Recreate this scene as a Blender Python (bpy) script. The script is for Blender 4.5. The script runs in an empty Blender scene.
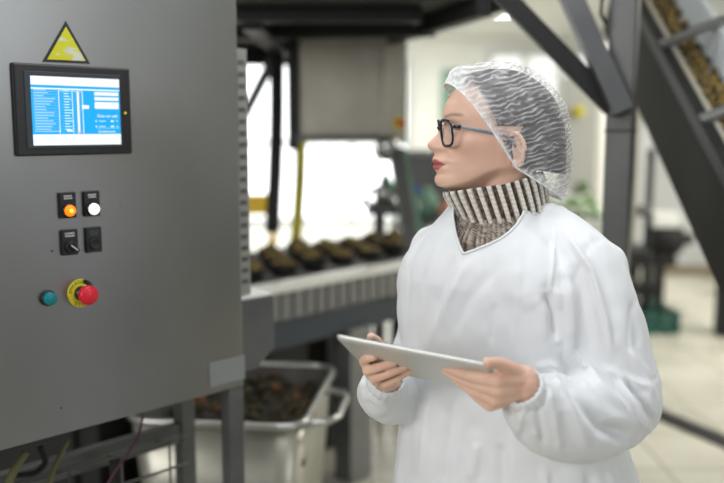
import bpy, bmesh, math, random
import numpy as np
from mathutils import Vector, Matrix, Euler
C = bpy.context.scene.collection
PI = math.pi
random.seed(4); np.random.seed(4)

# ------------------------------------------------------------------ camera, world, lights, exposure
F, CX, CY, EYE = 850.0, 362.0, 241.5, 1.56
PITCH = math.atan(113.5 / F); CP, SP = math.cos(PITCH), math.sin(PITCH)
def at(px, py, Y):
    """a point of the place: along the sight line through a photo pixel, at distance Y into the hall"""
    u, v = (px - CX) / F, (CY - py) / F
    t = Y / (CP + v * SP)
    return np.array([u * t, Y, EYE + t * (-SP + v * CP)])
def proj(P):
    P = np.asarray(P, float); d = P[..., 1] * CP - (P[..., 2] - EYE) * SP
    return CX + F * P[..., 0] / d, CY - F * (P[..., 1] * SP + (P[..., 2] - EYE) * CP) / d
cam = bpy.data.cameras.new('camera'); co = bpy.data.objects.new('camera', cam); C.objects.link(co)
cam.sensor_width = 36; cam.lens = 36 * F / 724; cam.clip_start = 0.05
co.location = (0, 0, EYE); co.rotation_euler = (PI / 2 - PITCH, 0, 0)
cam.dof.use_dof = True; cam.dof.focus_distance = 1.6; cam.dof.aperture_fstop = 1.45
sc = bpy.context.scene; sc.camera = co
sc.view_settings.view_transform = 'Standard'; sc.view_settings.look = 'None'
sc.view_settings.gamma = 1; sc.view_settings.exposure = 0.36; sc.view_settings.use_curve_mapping = False
w = bpy.data.worlds.new('World'); sc.world = w; w.use_nodes = True
w.node_tree.nodes['Background'].inputs[0].default_value = (0.93, 0.97, 1, 1)
w.node_tree.nodes['Background'].inputs[1].default_value = 0.22
def area(name, loc, target, size, power, color=(1, 1, 1)):
    l = bpy.data.lights.new(name, 'AREA'); l.shape = 'RECTANGLE'; l.size, l.size_y = size; l.energy = power; l.color = color
    o = bpy.data.objects.new(name, l); C.objects.link(o); o.location = loc
    o.rotation_euler = (Vector(target) - Vector(loc)).to_track_quat('-Z', 'Y').to_euler(); return o
area('daylight_front', (-3.0, -1.3, 2.6), (0.3, 1.7, 1.25), (2.2, 1.6), 76, (1, 0.985, 0.96))
area('hall_light', (0.3, 1.45, 2.9), (0.25, 1.55, 0), (1.6, 0.9), 19, (0.97, 0.99, 1))
area('hall_light_right', (3.9, 5.2, 2.95), (3.9, 5.4, 0), (1.6, 2.0), 130, (1, 0.98, 0.93))
area('hall_light_back', (0.3, 11.2, 2.95), (0.3, 11.6, 0), (5, 3.0), 270, (1, 1, 0.98))

area('cabinet_fill_lamp', (4.6, -1.2, 2.6), (0.0, 1.8, 1.6), (2.4, 1.6), 34, (0.97, 0.99, 1))  # unseen lamp added at the right to give the cabinet front its gradient

# ------------------------------------------------------------------ helpers
def nrm(v): v = np.asarray(v, float); return v / (np.linalg.norm(v) + 1e-12)
def mat(name, color, rough=0.5, metal=0.0, var=0.0, scale=8.0, bump=0.0, stretch=(1, 1, 1), emit=None, spec=0.4, color2=None, sss=0.0, detail=4):
    m = bpy.data.materials.new(name); m.use_nodes = True; n = m.node_tree.nodes; l = m.node_tree.links
    b = n['Principled BSDF']; b.inputs['Base Color'].default_value = (*color, 1); b.inputs['Roughness'].default_value = rough
    b.inputs['Metallic'].default_value = metal; b.inputs['Specular IOR Level'].default_value = spec
    if sss:
        b.inputs['Subsurface Weight'].default_value = sss; b.inputs['Subsurface Radius'].default_value = (0.012, 0.005, 0.003)
        b.inputs['Subsurface Scale'].default_value = 1.0
    if emit: b.inputs['Emission Color'].default_value = (*emit[0], 1); b.inputs['Emission Strength'].default_value = emit[1]
    if var or bump:
        t = n.new('ShaderNodeTexCoord'); mp = n.new('ShaderNodeMapping'); mp.inputs['Scale'].default_value = stretch
        nz = n.new('ShaderNodeTexNoise'); nz.inputs['Scale'].default_value = scale; nz.inputs['Detail'].default_value = detail
        l.new(t.outputs['Object'], mp.inputs[0]); l.new(mp.outputs[0], nz.inputs['Vector'])
        if var:
            r = n.new('ShaderNodeValToRGB'); c2 = color2 or tuple(min(1, c * (1 + var)) for c in color)
            c1 = color if color2 else tuple(c * (1 - var) for c in color)
            r.color_ramp.elements[0].position = 0.3; r.color_ramp.elements[1].position = 0.7
            r.color_ramp.elements[0].color = (*c1, 1); r.color_ramp.elements[1].color = (*c2, 1)
            l.new(nz.outputs['Fac'], r.inputs[0]); l.new(r.outputs[0], b.inputs['Base Color'])
        if bump:
            bp = n.new('ShaderNodeBump'); bp.inputs['Strength'].default_value = bump; bp.inputs['Distance'].default_value = 0.01
            l.new(nz.outputs['Fac'], bp.inputs['Height']); l.new(bp.outputs[0], b.inputs['Normal'])
    return m
class MB:
    def __init__(s): s.v = []; s.f = []; s.m = []; s.s = []
    def add(s, vs, fs, mi=0, smooth=False):
        o = len(s.v); s.v += [tuple(map(float, p)) for p in vs]; s.f += [[i + o for i in f] for f in fs]
        s.m += [mi] * len(fs); s.s += [smooth] * len(fs); return s
    def box(s, c, size, R=None, mi=0):
        R = np.eye(3) if R is None else np.asarray(R); h = np.asarray(size) / 2
        vs = [np.asarray(c) + R @ (h * np.array(k)) for k in ((-1,-1,-1),(1,-1,-1),(1,1,-1),(-1,1,-1),(-1,-1,1),(1,-1,1),(1,1,1),(-1,1,1))]
        return s.add(vs, [(3,2,1,0),(4,5,6,7),(0,1,5,4),(1,2,6,5),(2,3,7,6),(3,0,4,7)], mi)
    def beam(s, p, q, wd, h, up=(0,0,1), mi=0):
        p = np.asarray(p, float); q = np.asarray(q, float); d = nrm(q - p); x = nrm(np.cross(d, up)); z = np.cross(x, d)
        return s.box((p + q) / 2, (wd, np.linalg.norm(q - p), h), np.stack([x, d, z], 1), mi)
    def grid(s, P, cu=False, cv=False, mi=0, smooth=True, flip=False):
        P = np.asarray(P); nu, nv = P.shape[:2]; fs = []
        for i in range(nu if cu else nu - 1):
            for j in range(nv if cv else nv - 1):
                a, b, c, d = i*nv+j, ((i+1)%nu)*nv+j, ((i+1)%nu)*nv+(j+1)%nv, i*nv+(j+1)%nv
                fs.append((a,d,c,b) if flip else (a,b,c,d))
        return s.add(P.reshape(-1, 3), fs, mi, smooth)
    def tube(s, pts, r, n=10, mi=0, caps=True, closed=False, smooth=True, ry=None):
        pts = np.asarray(pts, float); k = len(pts); r = np.broadcast_to(np.asarray(r, float), (k,)); rings = []
        T = np.array([nrm((pts[(i+1) % k] - pts[i-1]) if closed else pts[min(i+1,k-1)] - pts[max(i-1,0)]) for i in range(k)])
        x = nrm(np.cross(T[0], (0,0,1) if abs(T[0][2]) < 0.9 else (0,1,0)))
        for i in range(k):
            x = nrm(x - T[i] * np.dot(x, T[i])); y = np.cross(T[i], x)
            a = np.arange(n) * 2 * PI / n
            rings.append(pts[i] + r[i] * (np.cos(a)[:,None] * x + np.sin(a)[:,None] * y * (ry or 1)))
        s.grid(np.array(rings), cu=closed, cv=True, mi=mi, smooth=smooth)
        if caps and not closed:
            o = len(s.v) - k * n; s.f += [list(range(o, o + n))[::-1][::-1], [o + (k-1)*n + j for j in range(n)][::-1]]; s.m += [mi, mi]; s.s += [False, False]
        return s
    def cyl(s, p, q, r, r1=None, n=18, mi=0, smooth=True): return s.tube([p, q], [r, r if r1 is None else r1], n, mi, True, False, smooth)
    def sphere(s, c, r, n=16, mi=0, R=None):
        r = np.broadcast_to(np.asarray(r, float), (3,)); th = np.linspace(0, PI, n // 2 + 1); ph = np.arange(n) * 2 * PI / n
        P = np.array([[np.array([math.sin(t)*math.cos(p), math.sin(t)*math.sin(p), math.cos(t)]) * r for p in ph] for t in th])
        if R is not None: P = P @ np.asarray(R).T
        return s.grid(P + np.asarray(c), cv=True, mi=mi)
    def lathe(s, prof, c, ax=(0,0,1), n=24, mi=0, smooth=True):
        ax = nrm(ax); x = nrm(np.cross(ax, (0,0,1) if abs(ax[2]) < .9 else (1,0,0))); y = np.cross(ax, x); a = np.arange(n)*2*PI/n
        P = np.array([[np.asarray(c) + ax*z + r*(math.cos(t)*x + math.sin(t)*y) for t in a] for r, z in prof])
        s.grid(P, cv=True, mi=mi, smooth=smooth)
        o = len(s.v) - len(prof)*n; s.f += [list(range(o, o+n))[::-1], [o+(len(prof)-1)*n+j for j in range(n)]]; s.m += [mi]*2; s.s += [False]*2
        return s
    def prism(s, poly, d, mi=0):
        n = len(poly); d = np.asarray(d, float); vs = [np.asarray(p, float) for p in poly]; vs = vs + [p + d for p in vs]
        return s.add(vs, [list(range(n))[::-1], [n+i for i in range(n)]] + [(i, (i+1) % n, n+(i+1) % n, n+i) for i in range(n)], mi)
    def mesh(s, name, mats):
        me = bpy.data.meshes.new(name); me.from_pydata(s.v, [], s.f); me.update()
        me.polygons.foreach_set('material_index', s.m); me.polygons.foreach_set('use_smooth', s.s)
        for m in (mats if isinstance(mats, (list, tuple)) else [mats]): me.materials.append(m)
        bm = bmesh.new(); bm.from_mesh(me); bmesh.ops.remove_doubles(bm, verts=bm.verts, dist=1e-6)
        bmesh.ops.recalc_face_normals(bm, faces=bm.faces); bm.to_mesh(me); bm.free(); return me
    def build(s, name, mats, parent=None, bevel=0, sub=0, loc=None): return link(name, s.mesh(name, mats), parent, bevel, sub, loc)
def wloc(o):
    p = Vector((0,0,0))
    while o: p = p + Vector(o.location); o = o.parent
    return p
def link(name, me, parent=None, bevel=0, sub=0, loc=None):
    """mesh given in place coordinates; origin goes to the thing's base"""
    o = bpy.data.objects.new(name, me); C.objects.link(o)
    if parent is None:
        if loc is None:
            a = np.array([v.co for v in me.vertices]); lo, hi = a.min(0), a.max(0); loc = ((lo[0]+hi[0])/2, (lo[1]+hi[1])/2, lo[2])
        me.transform(Matrix.Translation(-Vector(loc))); o.location = loc
    else:
        o.parent = parent; me.transform(Matrix.Translation(-wloc(parent)))
    if bevel:
        b = o.modifiers.new('bevel', 'BEVEL'); b.width = bevel; b.segments = 2; b.limit_method = 'ANGLE'; b.angle_limit = 0.7
    if sub:
        b = o.modifiers.new('sub', 'SUBSURF'); b.levels = b.render_levels = sub
    return o
def empty(name, loc):
    o = bpy.data.objects.new(name, None); C.objects.link(o); o.location = loc; return o
def tag(o, label, cat=None, group=None, kind=None):
    if label: o['label'] = label
    if cat: o['category'] = cat
    if group: o['group'] = group
    if kind: o['kind'] = kind
    return o
def structure(o): o['kind'] = 'structure'; return o
def copy_tree(o, parent=None):
    c = o.copy(); C.objects.link(c); c.parent = parent
    for ch in list(o.children): copy_tree(ch, c)
    return c
def text_mesh(s, size, name='text'):
    cu = bpy.data.curves.new(name, 'FONT'); cu.body = s; cu.size = size; cu.align_x = 'CENTER'; cu.align_y = 'CENTER'
    o = bpy.data.objects.new(name, cu); C.objects.link(o); bpy.context.view_layer.update()
    dg = bpy.context.evaluated_depsgraph_get(); me = bpy.data.meshes.new_from_object(o.evaluated_get(dg))
    v = np.array([p.co[:] for p in me.vertices]); f = [list(p.vertices) for p in me.polygons]
    bpy.data.objects.remove(o); bpy.data.curves.remove(cu); bpy.data.meshes.remove(me); return v, f
_rs = np.random.RandomState(7); _lat = _rs.rand(32, 32, 32) * 2 - 1
def vnoise(P, s=1.0):
    p = np.asarray(P) * s; i = np.floor(p).astype(int); f = p - i; f = f*f*(3-2*f); o = 0
    for a in (0,1):
        for b in (0,1):
            for c in (0,1):
                wt = (f[:,0] if a else 1-f[:,0]) * (f[:,1] if b else 1-f[:,1]) * (f[:,2] if c else 1-f[:,2])
                o = o + wt * _lat[(i[:,0]+a) % 32, (i[:,1]+b) % 32, (i[:,2]+c) % 32]
    return o
def sstep(a, b, x): t = np.clip((x - a) / (b - a), 0, 1); return t*t*(3-2*t)

# ------------------------------------------------------------------ materials
M = {}
M['steel'] = mat('brushed_steel', (0.23,0.235,0.235), 0.42, 0.55, 0.10, 3, 0.02)
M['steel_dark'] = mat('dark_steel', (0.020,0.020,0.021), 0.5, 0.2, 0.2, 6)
M['steel_mid'] = mat('grey_steel', (0.13,0.133,0.137), 0.42, 0.5, 0.15, 6)
M['steel_light'] = mat('bright_steel', (0.5,0.5,0.49), 0.28, 0.9, 0.1, 5)
M['beige_steel'] = mat('hopper_sheet', (0.52,0.49,0.42), 0.5, 0.35, 0.15, 4)
M['black'] = mat('black_plastic', (0.012,0.012,0.014), 0.35)
M['bezel'] = mat('screen_bezel', (0.03,0.038,0.05), 0.4)
M['rubber'] = mat('black_rubber', (0.015,0.015,0.015), 0.7)
M['yellow'] = mat('yellow_paint', (0.72,0.62,0.03), 0.5, 0, 0.15, 20)
M['red'] = mat('red_plastic', (0.62,0.012,0.03), 0.35)
M['teal'] = mat('teal_plastic', (0.0,0.19,0.23), 0.35)
M['white_plastic'] = mat('white_plastic', (0.8,0.8,0.76), 0.5)
M['ink'] = mat('label_white', (0.6,0.6,0.58), 0.6)
M['hose_green'] = mat('green_hose', (0.16,0.30,0.22), 0.4)
M['crate_green'] = mat('green_crate', (0.02,0.10,0.075), 0.5)
M['blue'] = mat('blue_plastic', (0.03,0.09,0.45), 0.4)
M['food'] = mat('olive_food', (0.22,0.15,0.03), 0.5, 0, 0.6, 40, color2=(0.09,0.08,0.03))
M['leaf'] = mat('leafy_green', (0.10,0.22,0.05), 0.6, 0, 0.5, 30)
# ------------------------------------------------------------------ the hall
def tile_mat(name, c1, c2, grout, sx, sy, rough, bump=0.3):
    m = bpy.data.materials.new(name); m.use_nodes = True; n = m.node_tree.nodes; l = m.node_tree.links; b = n['Principled BSDF']
    t = n.new('ShaderNodeTexCoord'); br = n.new('ShaderNodeTexBrick'); br.offset = 0; br.inputs['Scale'].default_value = 1
    br.inputs['Brick Width'].default_value = sx; br.inputs['Row Height'].default_value = sy; br.inputs['Mortar Size'].default_value = 0.006
    br.inputs['Color1'].default_value = (*c1,1); br.inputs['Color2'].default_value = (*c2,1); br.inputs['Mortar'].default_value = (*grout,1)
    nz = n.new('ShaderNodeTexNoise'); nz.inputs['Scale'].default_value = 1.3; nz.inputs['Detail'].default_value = 5
    mx = n.new('ShaderNodeMixRGB'); mx.blend_type = 'MULTIPLY'; mx.inputs[0].default_value = 0.5
    rr = n.new('ShaderNodeMapRange'); rr.inputs[1].default_value = 0.35; rr.inputs[2].default_value = 0.65; rr.inputs[3].default_value = rough*0.35; rr.inputs[4].default_value = rough
    l.new(t.outputs['Object'], br.inputs['Vector']); l.new(t.outputs['Object'], nz.inputs['Vector'])
    l.new(br.outputs['Color'], mx.inputs[1]); rp = n.new('ShaderNodeValToRGB'); rp.color_ramp.elements[0].position = 0.3; rp.color_ramp.elements[1].position = 0.65; rp.color_ramp.elements[0].color = (0.45,0.43,0.38,1); l.new(nz.outputs['Fac'], rp.inputs[0]); l.new(rp.outputs[0], mx.inputs[2]); l.new(mx.outputs[0], b.inputs['Base Color'])
    l.new(nz.outputs['Fac'], rr.inputs[0]); l.new(rr.outputs[0], b.inputs['Roughness']); return m
fl = tile_mat('wet_floor_tiles', (0.68,0.66,0.56), (0.60,0.58,0.48), (0.34,0.32,0.25), 0.45, 0.45, 0.55)
m = MB(); m.box((0.5, 6, -0.05), (11, 17, 0.1)); structure(m.build('floor', fl))
wall_m = tile_mat('white_wall_tiles', (0.80,0.80,0.76), (0.76,0.77,0.74), (0.6,0.6,0.57), 0.3, 0.3, 0.3)
plain = mat('white_wall_paint', (0.78,0.78,0.74), 0.7, 0, 0.05, 1.5)
m = MB(); m.box((0.5, 14.1, 1.5), (11, 0.2, 3.0)); structure(m.build('wall_back', plain))
m = MB(); m.box((-5.1, 9, 1.5), (0.2, 10.4, 3.0)); structure(m.build('wall_left', plain))
m = MB(); m.box((6.1, 7, 1.5), (0.2, 14.4, 3.0)); structure(m.build('wall_right', plain))
m = MB(); m.box((0.5, 7.8, 3.06), (11.2, 12.8, 0.12)); structure(m.build('ceiling', mat('ceiling_paint', (0.66,0.66,0.62), 0.8, 0, 0.05, 1)))
m = MB(); m.box((4.45, 9.1, 1.5), (2.9, 0.2, 2.98)); structure(m.build('wall_partition', mat('partition_paint', (0.56,0.57,0.57), 0.6, 0, 0.06, 2)))
m = MB(); m.box((4.45, 8.985, 0.05), (2.9, 0.03, 0.10)); structure(m.build('baseboard_partition', mat('brown_skirting', (0.26,0.21,0.14), 0.6)))
# windows in the far wall: frame, muntins, daylight panes
pane = mat('daylight_glass', (0.9,0.95,1), 0.2, emit=((0.95,0.985,1.0), 1.7))
frm = mat('window_frame_paint', (0.55,0.56,0.55), 0.5)
def window(name, x0, x1, z0, z1, nx, nz, y=13.98, pane=pane):
    m = MB(); m.box(((x0+x1)/2, y+0.0, (z0+z1)/2), (x1-x0, 0.02, z1-z0)); o = structure(m.build(name, pane))
    f = MB()
    for i in range(nx+1): f.box((x0+(x1-x0)*i/nx, y-0.03, (z0+z1)/2), (0.09, 0.07, z1-z0+0.09))
    for j in range(nz+1): f.box(((x0+x1)/2, y-0.03, z0+(z1-z0)*j/nz), (x1-x0, 0.065, 0.09))
    f.build('window_frame', frm, o)
window('window_1', -2.9, 0.75, 0.05, 2.6, 4, 2)
window('window_2', 2.05, 3.75, 1.4, 2.75, 3, 1, pane=mat('frosted_daylight_glass', (0.7,0.72,0.7), 0.4, emit=((0.95,0.98,0.96), 0.55)))
m = MB(); m.box((1.45, 13.97, 2.05), (0.55, 0.06, 1.1)); m.box((1.45,13.93,2.05),(0.35,0.04,0.9), mi=1)
tag(m.build('wall_cabinet', [M['white_plastic'], M['hose_green']], bevel=0.01), 'pale cabinet with green front on the far wall', 'cabinet')
m = MB(); m.box((3.05, 10.5, 1.5), (0.14, 0.14, 3.0)); tag(m.build('support_pole', M['white_plastic']), 'slim white pole behind the hairnet, in front of the far windows', 'pole')
m = MB(); m.box((3.45, 11.5, 1.3), (0.5, 0.4, 2.6)); tag(m.build('tall_cupboard', M['beige_steel'], bevel=0.01), 'tall brown-grey cupboard between white pole and steel column', 'cupboard')
# ceiling lamps
lamp_glow = mat('lamp_diffuser', (1,1,1), 0.4, emit=((1,0.99,0.96), 9))
first = None
for i, (x, y, lb) in enumerate([(-0.6,6.0,'behind the hopper'), (3.2,7.4,'above the sloping conveyor'), (1.2,10.5,'deep in the hall'), (-0.6,3.0,'above the press line')]):
    if first is None:
        first = empty('ceiling_light', (x, y, 3.0))
        MB().box((x, y, 2.97), (1.3, 0.26, 0.06)).build('lamp_housing', M['white_plastic'], first)
        MB().box((x, y, 2.93), (1.2, 0.18, 0.03)).build('diffuser', lamp_glow, first); o = first
    else: o = copy_tree(first); o.location = (x, y, 3.0)
    tag(o, 'long white ceiling lamp ' + lb, 'lamp', 'ceiling lamps')

# ------------------------------------------------------------------ control cabinet, standing at the left
D = nrm((math.sin(math.radians(44.3)), math.cos(math.radians(44.3)), 0)); N = np.array([D[1], -D[0], 0.0]); Z = np.array([0,0,1.0])
Q = np.array([-0.597, 1.80, 0.0])
def pan(px, py, out=0.0):
    """point of the cabinet's front plane (moved OUT towards the room)"""
    d = at(px, py, 1.0) - np.array([0,0,EYE]); o = np.array([0,0,EYE]); q = Q + N*out
    return o + d * (np.dot(q - o, N) / np.dot(d, N))
RP = np.stack([D, -N, Z], 1)                # columns: along the panel, into the cabinet, up
def st(px, py): p = pan(px, py); return float(np.dot(p - Q, D)), float(p[2])
def P(s, z, out=0.0): return Q + D*s + N*out + Z*z
s1, zb = st(244, 391); s0 = s1 - 0.95; DEPTH = 0.26
zb = 0.908; zt = 2.0
cab = empty('control_cabinet', tuple(P((s0+s1)/2, 0, -DEPTH/2)))
tag(cab, 'large grey steel control cabinet with touchscreen, lit buttons and red stop knob', 'cabinet')
m = MB(); m.box(P((s0+s1)/2, (zb+zt)/2, -DEPTH/2), (s1-s0, DEPTH, zt-zb), RP); m.build('cabinet_body', None or mat('cabinet_steel', (0.255,0.26,0.26), 0.34, 1.0, 0.10, 2.2, 0.015, (1,1,0.6)), cab, bevel=0.004)
for s, dd in ((s1-0.022, -0.022), (s1-0.022, -DEPTH+0.02), (s0+0.03,-0.022), (s0+0.03,-DEPTH+0.02)):
    MB().box(P(s, zb/2, dd), (0.044, 0.04, zb), RP).build('leg', M['steel_mid'], cab, bevel=0.003)
MB().box(P((s0+s1)/2, 0.735, -DEPTH+0.02), (s1-s0-0.09, 0.03, 0.055), RP).build('rail', M['steel_mid'], cab, bevel=0.003)
# patch plate low on the front, box on the right flank
a, zz = st(208, 385); b, _ = st(243, 380)
MB().box(P((a+b)/2+0.004, 0.958, 0.002), (b-a, 0.004, 0.062), RP).build('patch_plate', mat('patch_steel',(0.30,0.32,0.33),0.5,0.5), cab, bevel=0.001)
m = MB(); m.prism([P(s1, 1.125, -0.01), P(s1+0.112, 1.125, -0.01), P(s1+0.112, 0.985, -0.01), P(s1+0.05, 0.940, -0.01), P(s1, 0.940, -0.01)], -N*0.16)
sb = m.build('side_box', M['steel_mid'], cab, bevel=0.003)
MB().box(P(s1+0.056, 1.129, -0.09), (0.108, 0.15, 0.008), RP).build('lit_box_top', M['white_plastic'], sb, bevel=0.002)  # white slab paints in the bright light on top of the box
# slotted cable duct rising from the side box, behind the cabinet edge
du = MB().box(P(s1+0.034, 1.445, -0.045), (0.036, 0.03, 0.62), RP).build('cable_duct', mat('duct_grey',(0.30,0.30,0.28),0.5,0.3), cab, bevel=0.002); tag(du, 'grey slotted cable duct')
m = MB()
for k in range(20): m.box(P(s1+0.034, 1.17+k*0.029, -0.0295), (0.020, 0.002, 0.012), RP)
m.build('slots', M['steel_mid'], du)
# touchscreen
tl = st(10, 63); tr = st(128, 68); bl = st(15, 156); br = st(130, 154)
sL, sR = (tl[0]+bl[0])/2, (tr[0]+br[0])/2; zT, zB = (tl[1]+tr[1])/2, (bl[1]+br[1])/2
disp = MB().box(P((sL+sR)/2, (zT+zB)/2, -0.005), (sR-sL, 0.03, zT-zB), RP).build('touchscreen', M['black'], cab, bevel=0.004)
tag(disp, 'black framed touchscreen showing a blue page')
W, H = sR-sL, zT-zB
MB().box(P((sL+sR)/2-0.008*W, (zT+zB)/2-0.0*H, 0.0105), (W*0.82, 0.004, H*0.83), RP).build('inner_bezel', M['bezel'], disp, bevel=0.001)
def emis(name, c, s=1.0): return mat(name, (0,0,0), 0.3, emit=(c, s))
SCREEN = 0.8
SC = [emis('screen_blue', (0.0,0.35,0.76)), emis('screen_white', (0.80,0.86,0.86)), emis('screen_pale', (0.36,0.62,0.84)), emis('screen_line', (0.55,0.78,0.92)), emis('screen_cream', (0.85,0.80,0.66)), emis('screen_red', (0.75,0.25,0.2))]
x0, x1, y0, y1 = sL+0.128*W, sR-0.115*W, zB+0.115*H, zT-0.135*H; SW, SH = x1-x0, y1-y0
m = MB(); lay = [0.0]
def rect(u0, v0, u1, v1, mi):      # u right, v down, 0..1
    lay[0] += 0.00001; o = 0.0135 + lay[0]
    m.add([P(x0+u0*SW, y1-v1*SH, o), P(x0+u1*SW, y1-v1*SH, o), P(x0+u1*SW, y1-v0*SH, o), P(x0+u0*SW, y1-v0*SH, o)], [(0,1,2,3)], mi)
m.box(P((x0+x1)/2, (y0+y1)/2, 0.0125), (SW, 0.002, SH), RP, 0)
rect(0,0,1,0.125,1); rect(0,0.165,1,0.185,1); rect(0,0.84,1,1,1)
for k in range(3): rect(0.70, 0.205+k*0.075, 0.985, 0.205+k*0.075+(0.05 if k < 2 else 0.10), 1)
for k in range(15):
    v = 0.215+k*0.0405
    rect(0.02, v, 0.29, v+0.003, 2); rect(0.29, v+0.018, 0.57, v+0.020, 2)
    rect(0.025, v-0.024, 0.025+random.uniform(0.10,0.24), v-0.010, 2)
    rect(0.35, v-0.022, 0.35+random.uniform(0.05,0.09), v-0.008, 3)
for u in (0.29, 0.44, 0.555): rect(u, 0.2, u+0.007, 0.83, 1)
rect(0.29,0.2,0.555,0.206,1); rect(0.495, 0.21, 0.52, 0.83, 4); rect(0.505,0.80,0.53,0.825,5); rect(0.55, 0.405, 0.63, 0.46, 1)
rect(0.02,0.795,0.29,0.80,1); rect(0.37,0.77,0.43,0.80,1)
for k in range(2):
    v = 0.63+k*0.08; rect(0.70,v,0.715,v+0.025,3); rect(0.74,v+0.005,0.82,v+0.022,2); rect(0.88,v,0.92,v+0.025,3); rect(0.95,v,0.965,v+0.02,3)
rect(0.70,0.745,0.99,0.75,3)
for k in range(5): rect(0.04+k*0.2, 0.955, 0.12+k*0.2, 0.965, 4)
rect(0.0,0.915,1,0.92,2); rect(0.72,0.89,0.75,0.905,4)
for txt, u, v, sz in (('Data set edit', 0.845, 0.565, 0.066), ('Screenname', 0.83, 0.80, 0.058)):
    tv, tf = text_mesh(txt, SH*sz*1.0); lay[0] += 0.00001
    m.add([P(x0+u*SW+p[0], y1-v*SH+p[1], 0.0135+lay[0]) for p in tv], tf, 1)
m.build('screen', SC, disp)
MB().cyl(P(sR-0.058*W, (zT+zB)/2-0.02*H, 0.008), P(sR-0.058*W, (zT+zB)/2-0.02*H, 0.0108), 0.0025, n=12).build('status_lamp', emis('status_led', (0.7,0.55,0.05)), disp)
# worn warning triangle
A_, B_, C_ = st(65.5, 21), st(42, 62), st(90, 64)
def tri(k, o0, o1):
    cx, cz = (A_[0]+B_[0]+C_[0])/3, (A_[1]+B_[1]+C_[1])/3
    return [P(cx+(q[0]-cx)*k, cz+(q[1]-cz)*k, o0) for q in (B_, C_, A_)], N*(o1-o0)
wm = mat('worn_yellow_sticker', (0.62,0.60,0.02), 0.5, 0, 0.0, 1)
n_ = wm.node_tree.nodes; l_ = wm.node_tree.links; t_ = n_.new('ShaderNodeTexCoord'); mp_ = n_.new('ShaderNodeMapping'); mp_.inputs['Scale'].default_value = (26,26,75)
z_ = n_.new('ShaderNodeTexNoise'); z_.inputs['Scale'].default_value = 1; r_ = n_.new('ShaderNodeValToRGB'); e_ = r_.color_ramp.elements
e_[0].position = 0.53; e_[0].color = (0.62,0.60,0.02,1); e_[1].position = 0.60; e_[1].color = (0.62,0.64,0.52,1)
l_.new(t_.outputs['Object'], mp_.inputs[0]); l_.new(mp_.outputs[0], z_.inputs['Vector']); l_.new(z_.outputs['Fac'], r_.inputs[0]); l_.new(r_.outputs[0], n_['Principled BSDF'].inputs['Base Color'])
sg = MB().prism(*tri(1.0, 0, 0.0012)).build('warning_sign', M['black'], cab); tag(sg, 'worn yellow triangle sticker with black border')
MB().prism(*tri(0.80, 0.0012, 0.0016)).build('yellow_field', wm, sg)
cx_, cz_ = (A_[0]+B_[0]+C_[0])/3, (A_[1]+B_[1]+C_[1])/3
m = MB()
for dx, dz, r in ((0.003,0.006,0.0018),(0.001,-0.012,0.002),(-0.004,-0.002,0.001)): m.cyl(P(cx_+dx, cz_+dz, 0.0016), P(cx_+dx, cz_+dz, 0.0019), r, n=10)
m.box(P(cx_+0.002, cz_-0.002, 0.0018), (0.0016, 0.0003, 0.016), RP); m.build('worn_pictogram', M['ink'], sg)
# pilot lights and switches
def plate(px, py, wpx, hpx):
    s, z = st(px, py); k = 1.78/850
    w_, h_ = wpx*k*1.12, hpx*k
    return s, z, w_, h_
def lettering(parent, s, z, w_, h_, out):
    m = MB(); random.seed(int(s*9999) % 97)
    for r in range(2):
        x = -w_/2
        while x < w_/2-0.001:
            d = random.uniform(0.0012, 0.003); m.box(P(s+x+d/2, z+(0.5-r)*h_*0.55, out), (d, 0.0004, h_*0.32), RP); x += d+0.0008
    m.build('lettering', M['ink'], parent)
amber = mat('amber_lens', (0.8,0.2,0.0), 0.3, emit=((1.0,0.15,0.0), 1.1)); whitel = mat('white_lens', (0.9,0.9,0.8), 0.3, emit=((1,0.98,0.82), 1.0))
glow_c = mat('amber_core', (0.9,0.5,0.1), 0.3, emit=((1.0,0.48,0.03), 1.2))
for px, py, mm, lb in ((66.5, 205, amber, 'glowing amber pilot light'), (90.5, 203.5, whitel, 'glowing white pilot light')):
    s, z, w_, h_ = plate(px, py, 15.5, 26)
    o = MB().box(P(s, z, 0.004), (w_, 0.008, h_), RP).build('pilot_light', M['black'], cab, bevel=0.002); tag(o, lb)
    lettering(o, s, z+h_*0.31, w_*0.5, h_*0.16, 0.0083)
    MB().lathe([(0.0145,0.008),(0.0145,0.013),(0.012,0.014)], P(s, z-0.011), N).build('collar', M['black'], o)
    q = MB().lathe([(0.0122,0.012),(0.0118,0.017),(0.009,0.0205),(0.004,0.022),(0.0001,0.0222)], P(s, z-0.011), N).build('lens', mm, o)
    if mm is amber: MB().lathe([(0.0062,0.0205),(0.004,0.0224),(0.0001,0.0227)], P(s, z-0.011), N).build('bright_core', glow_c, q)
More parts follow.
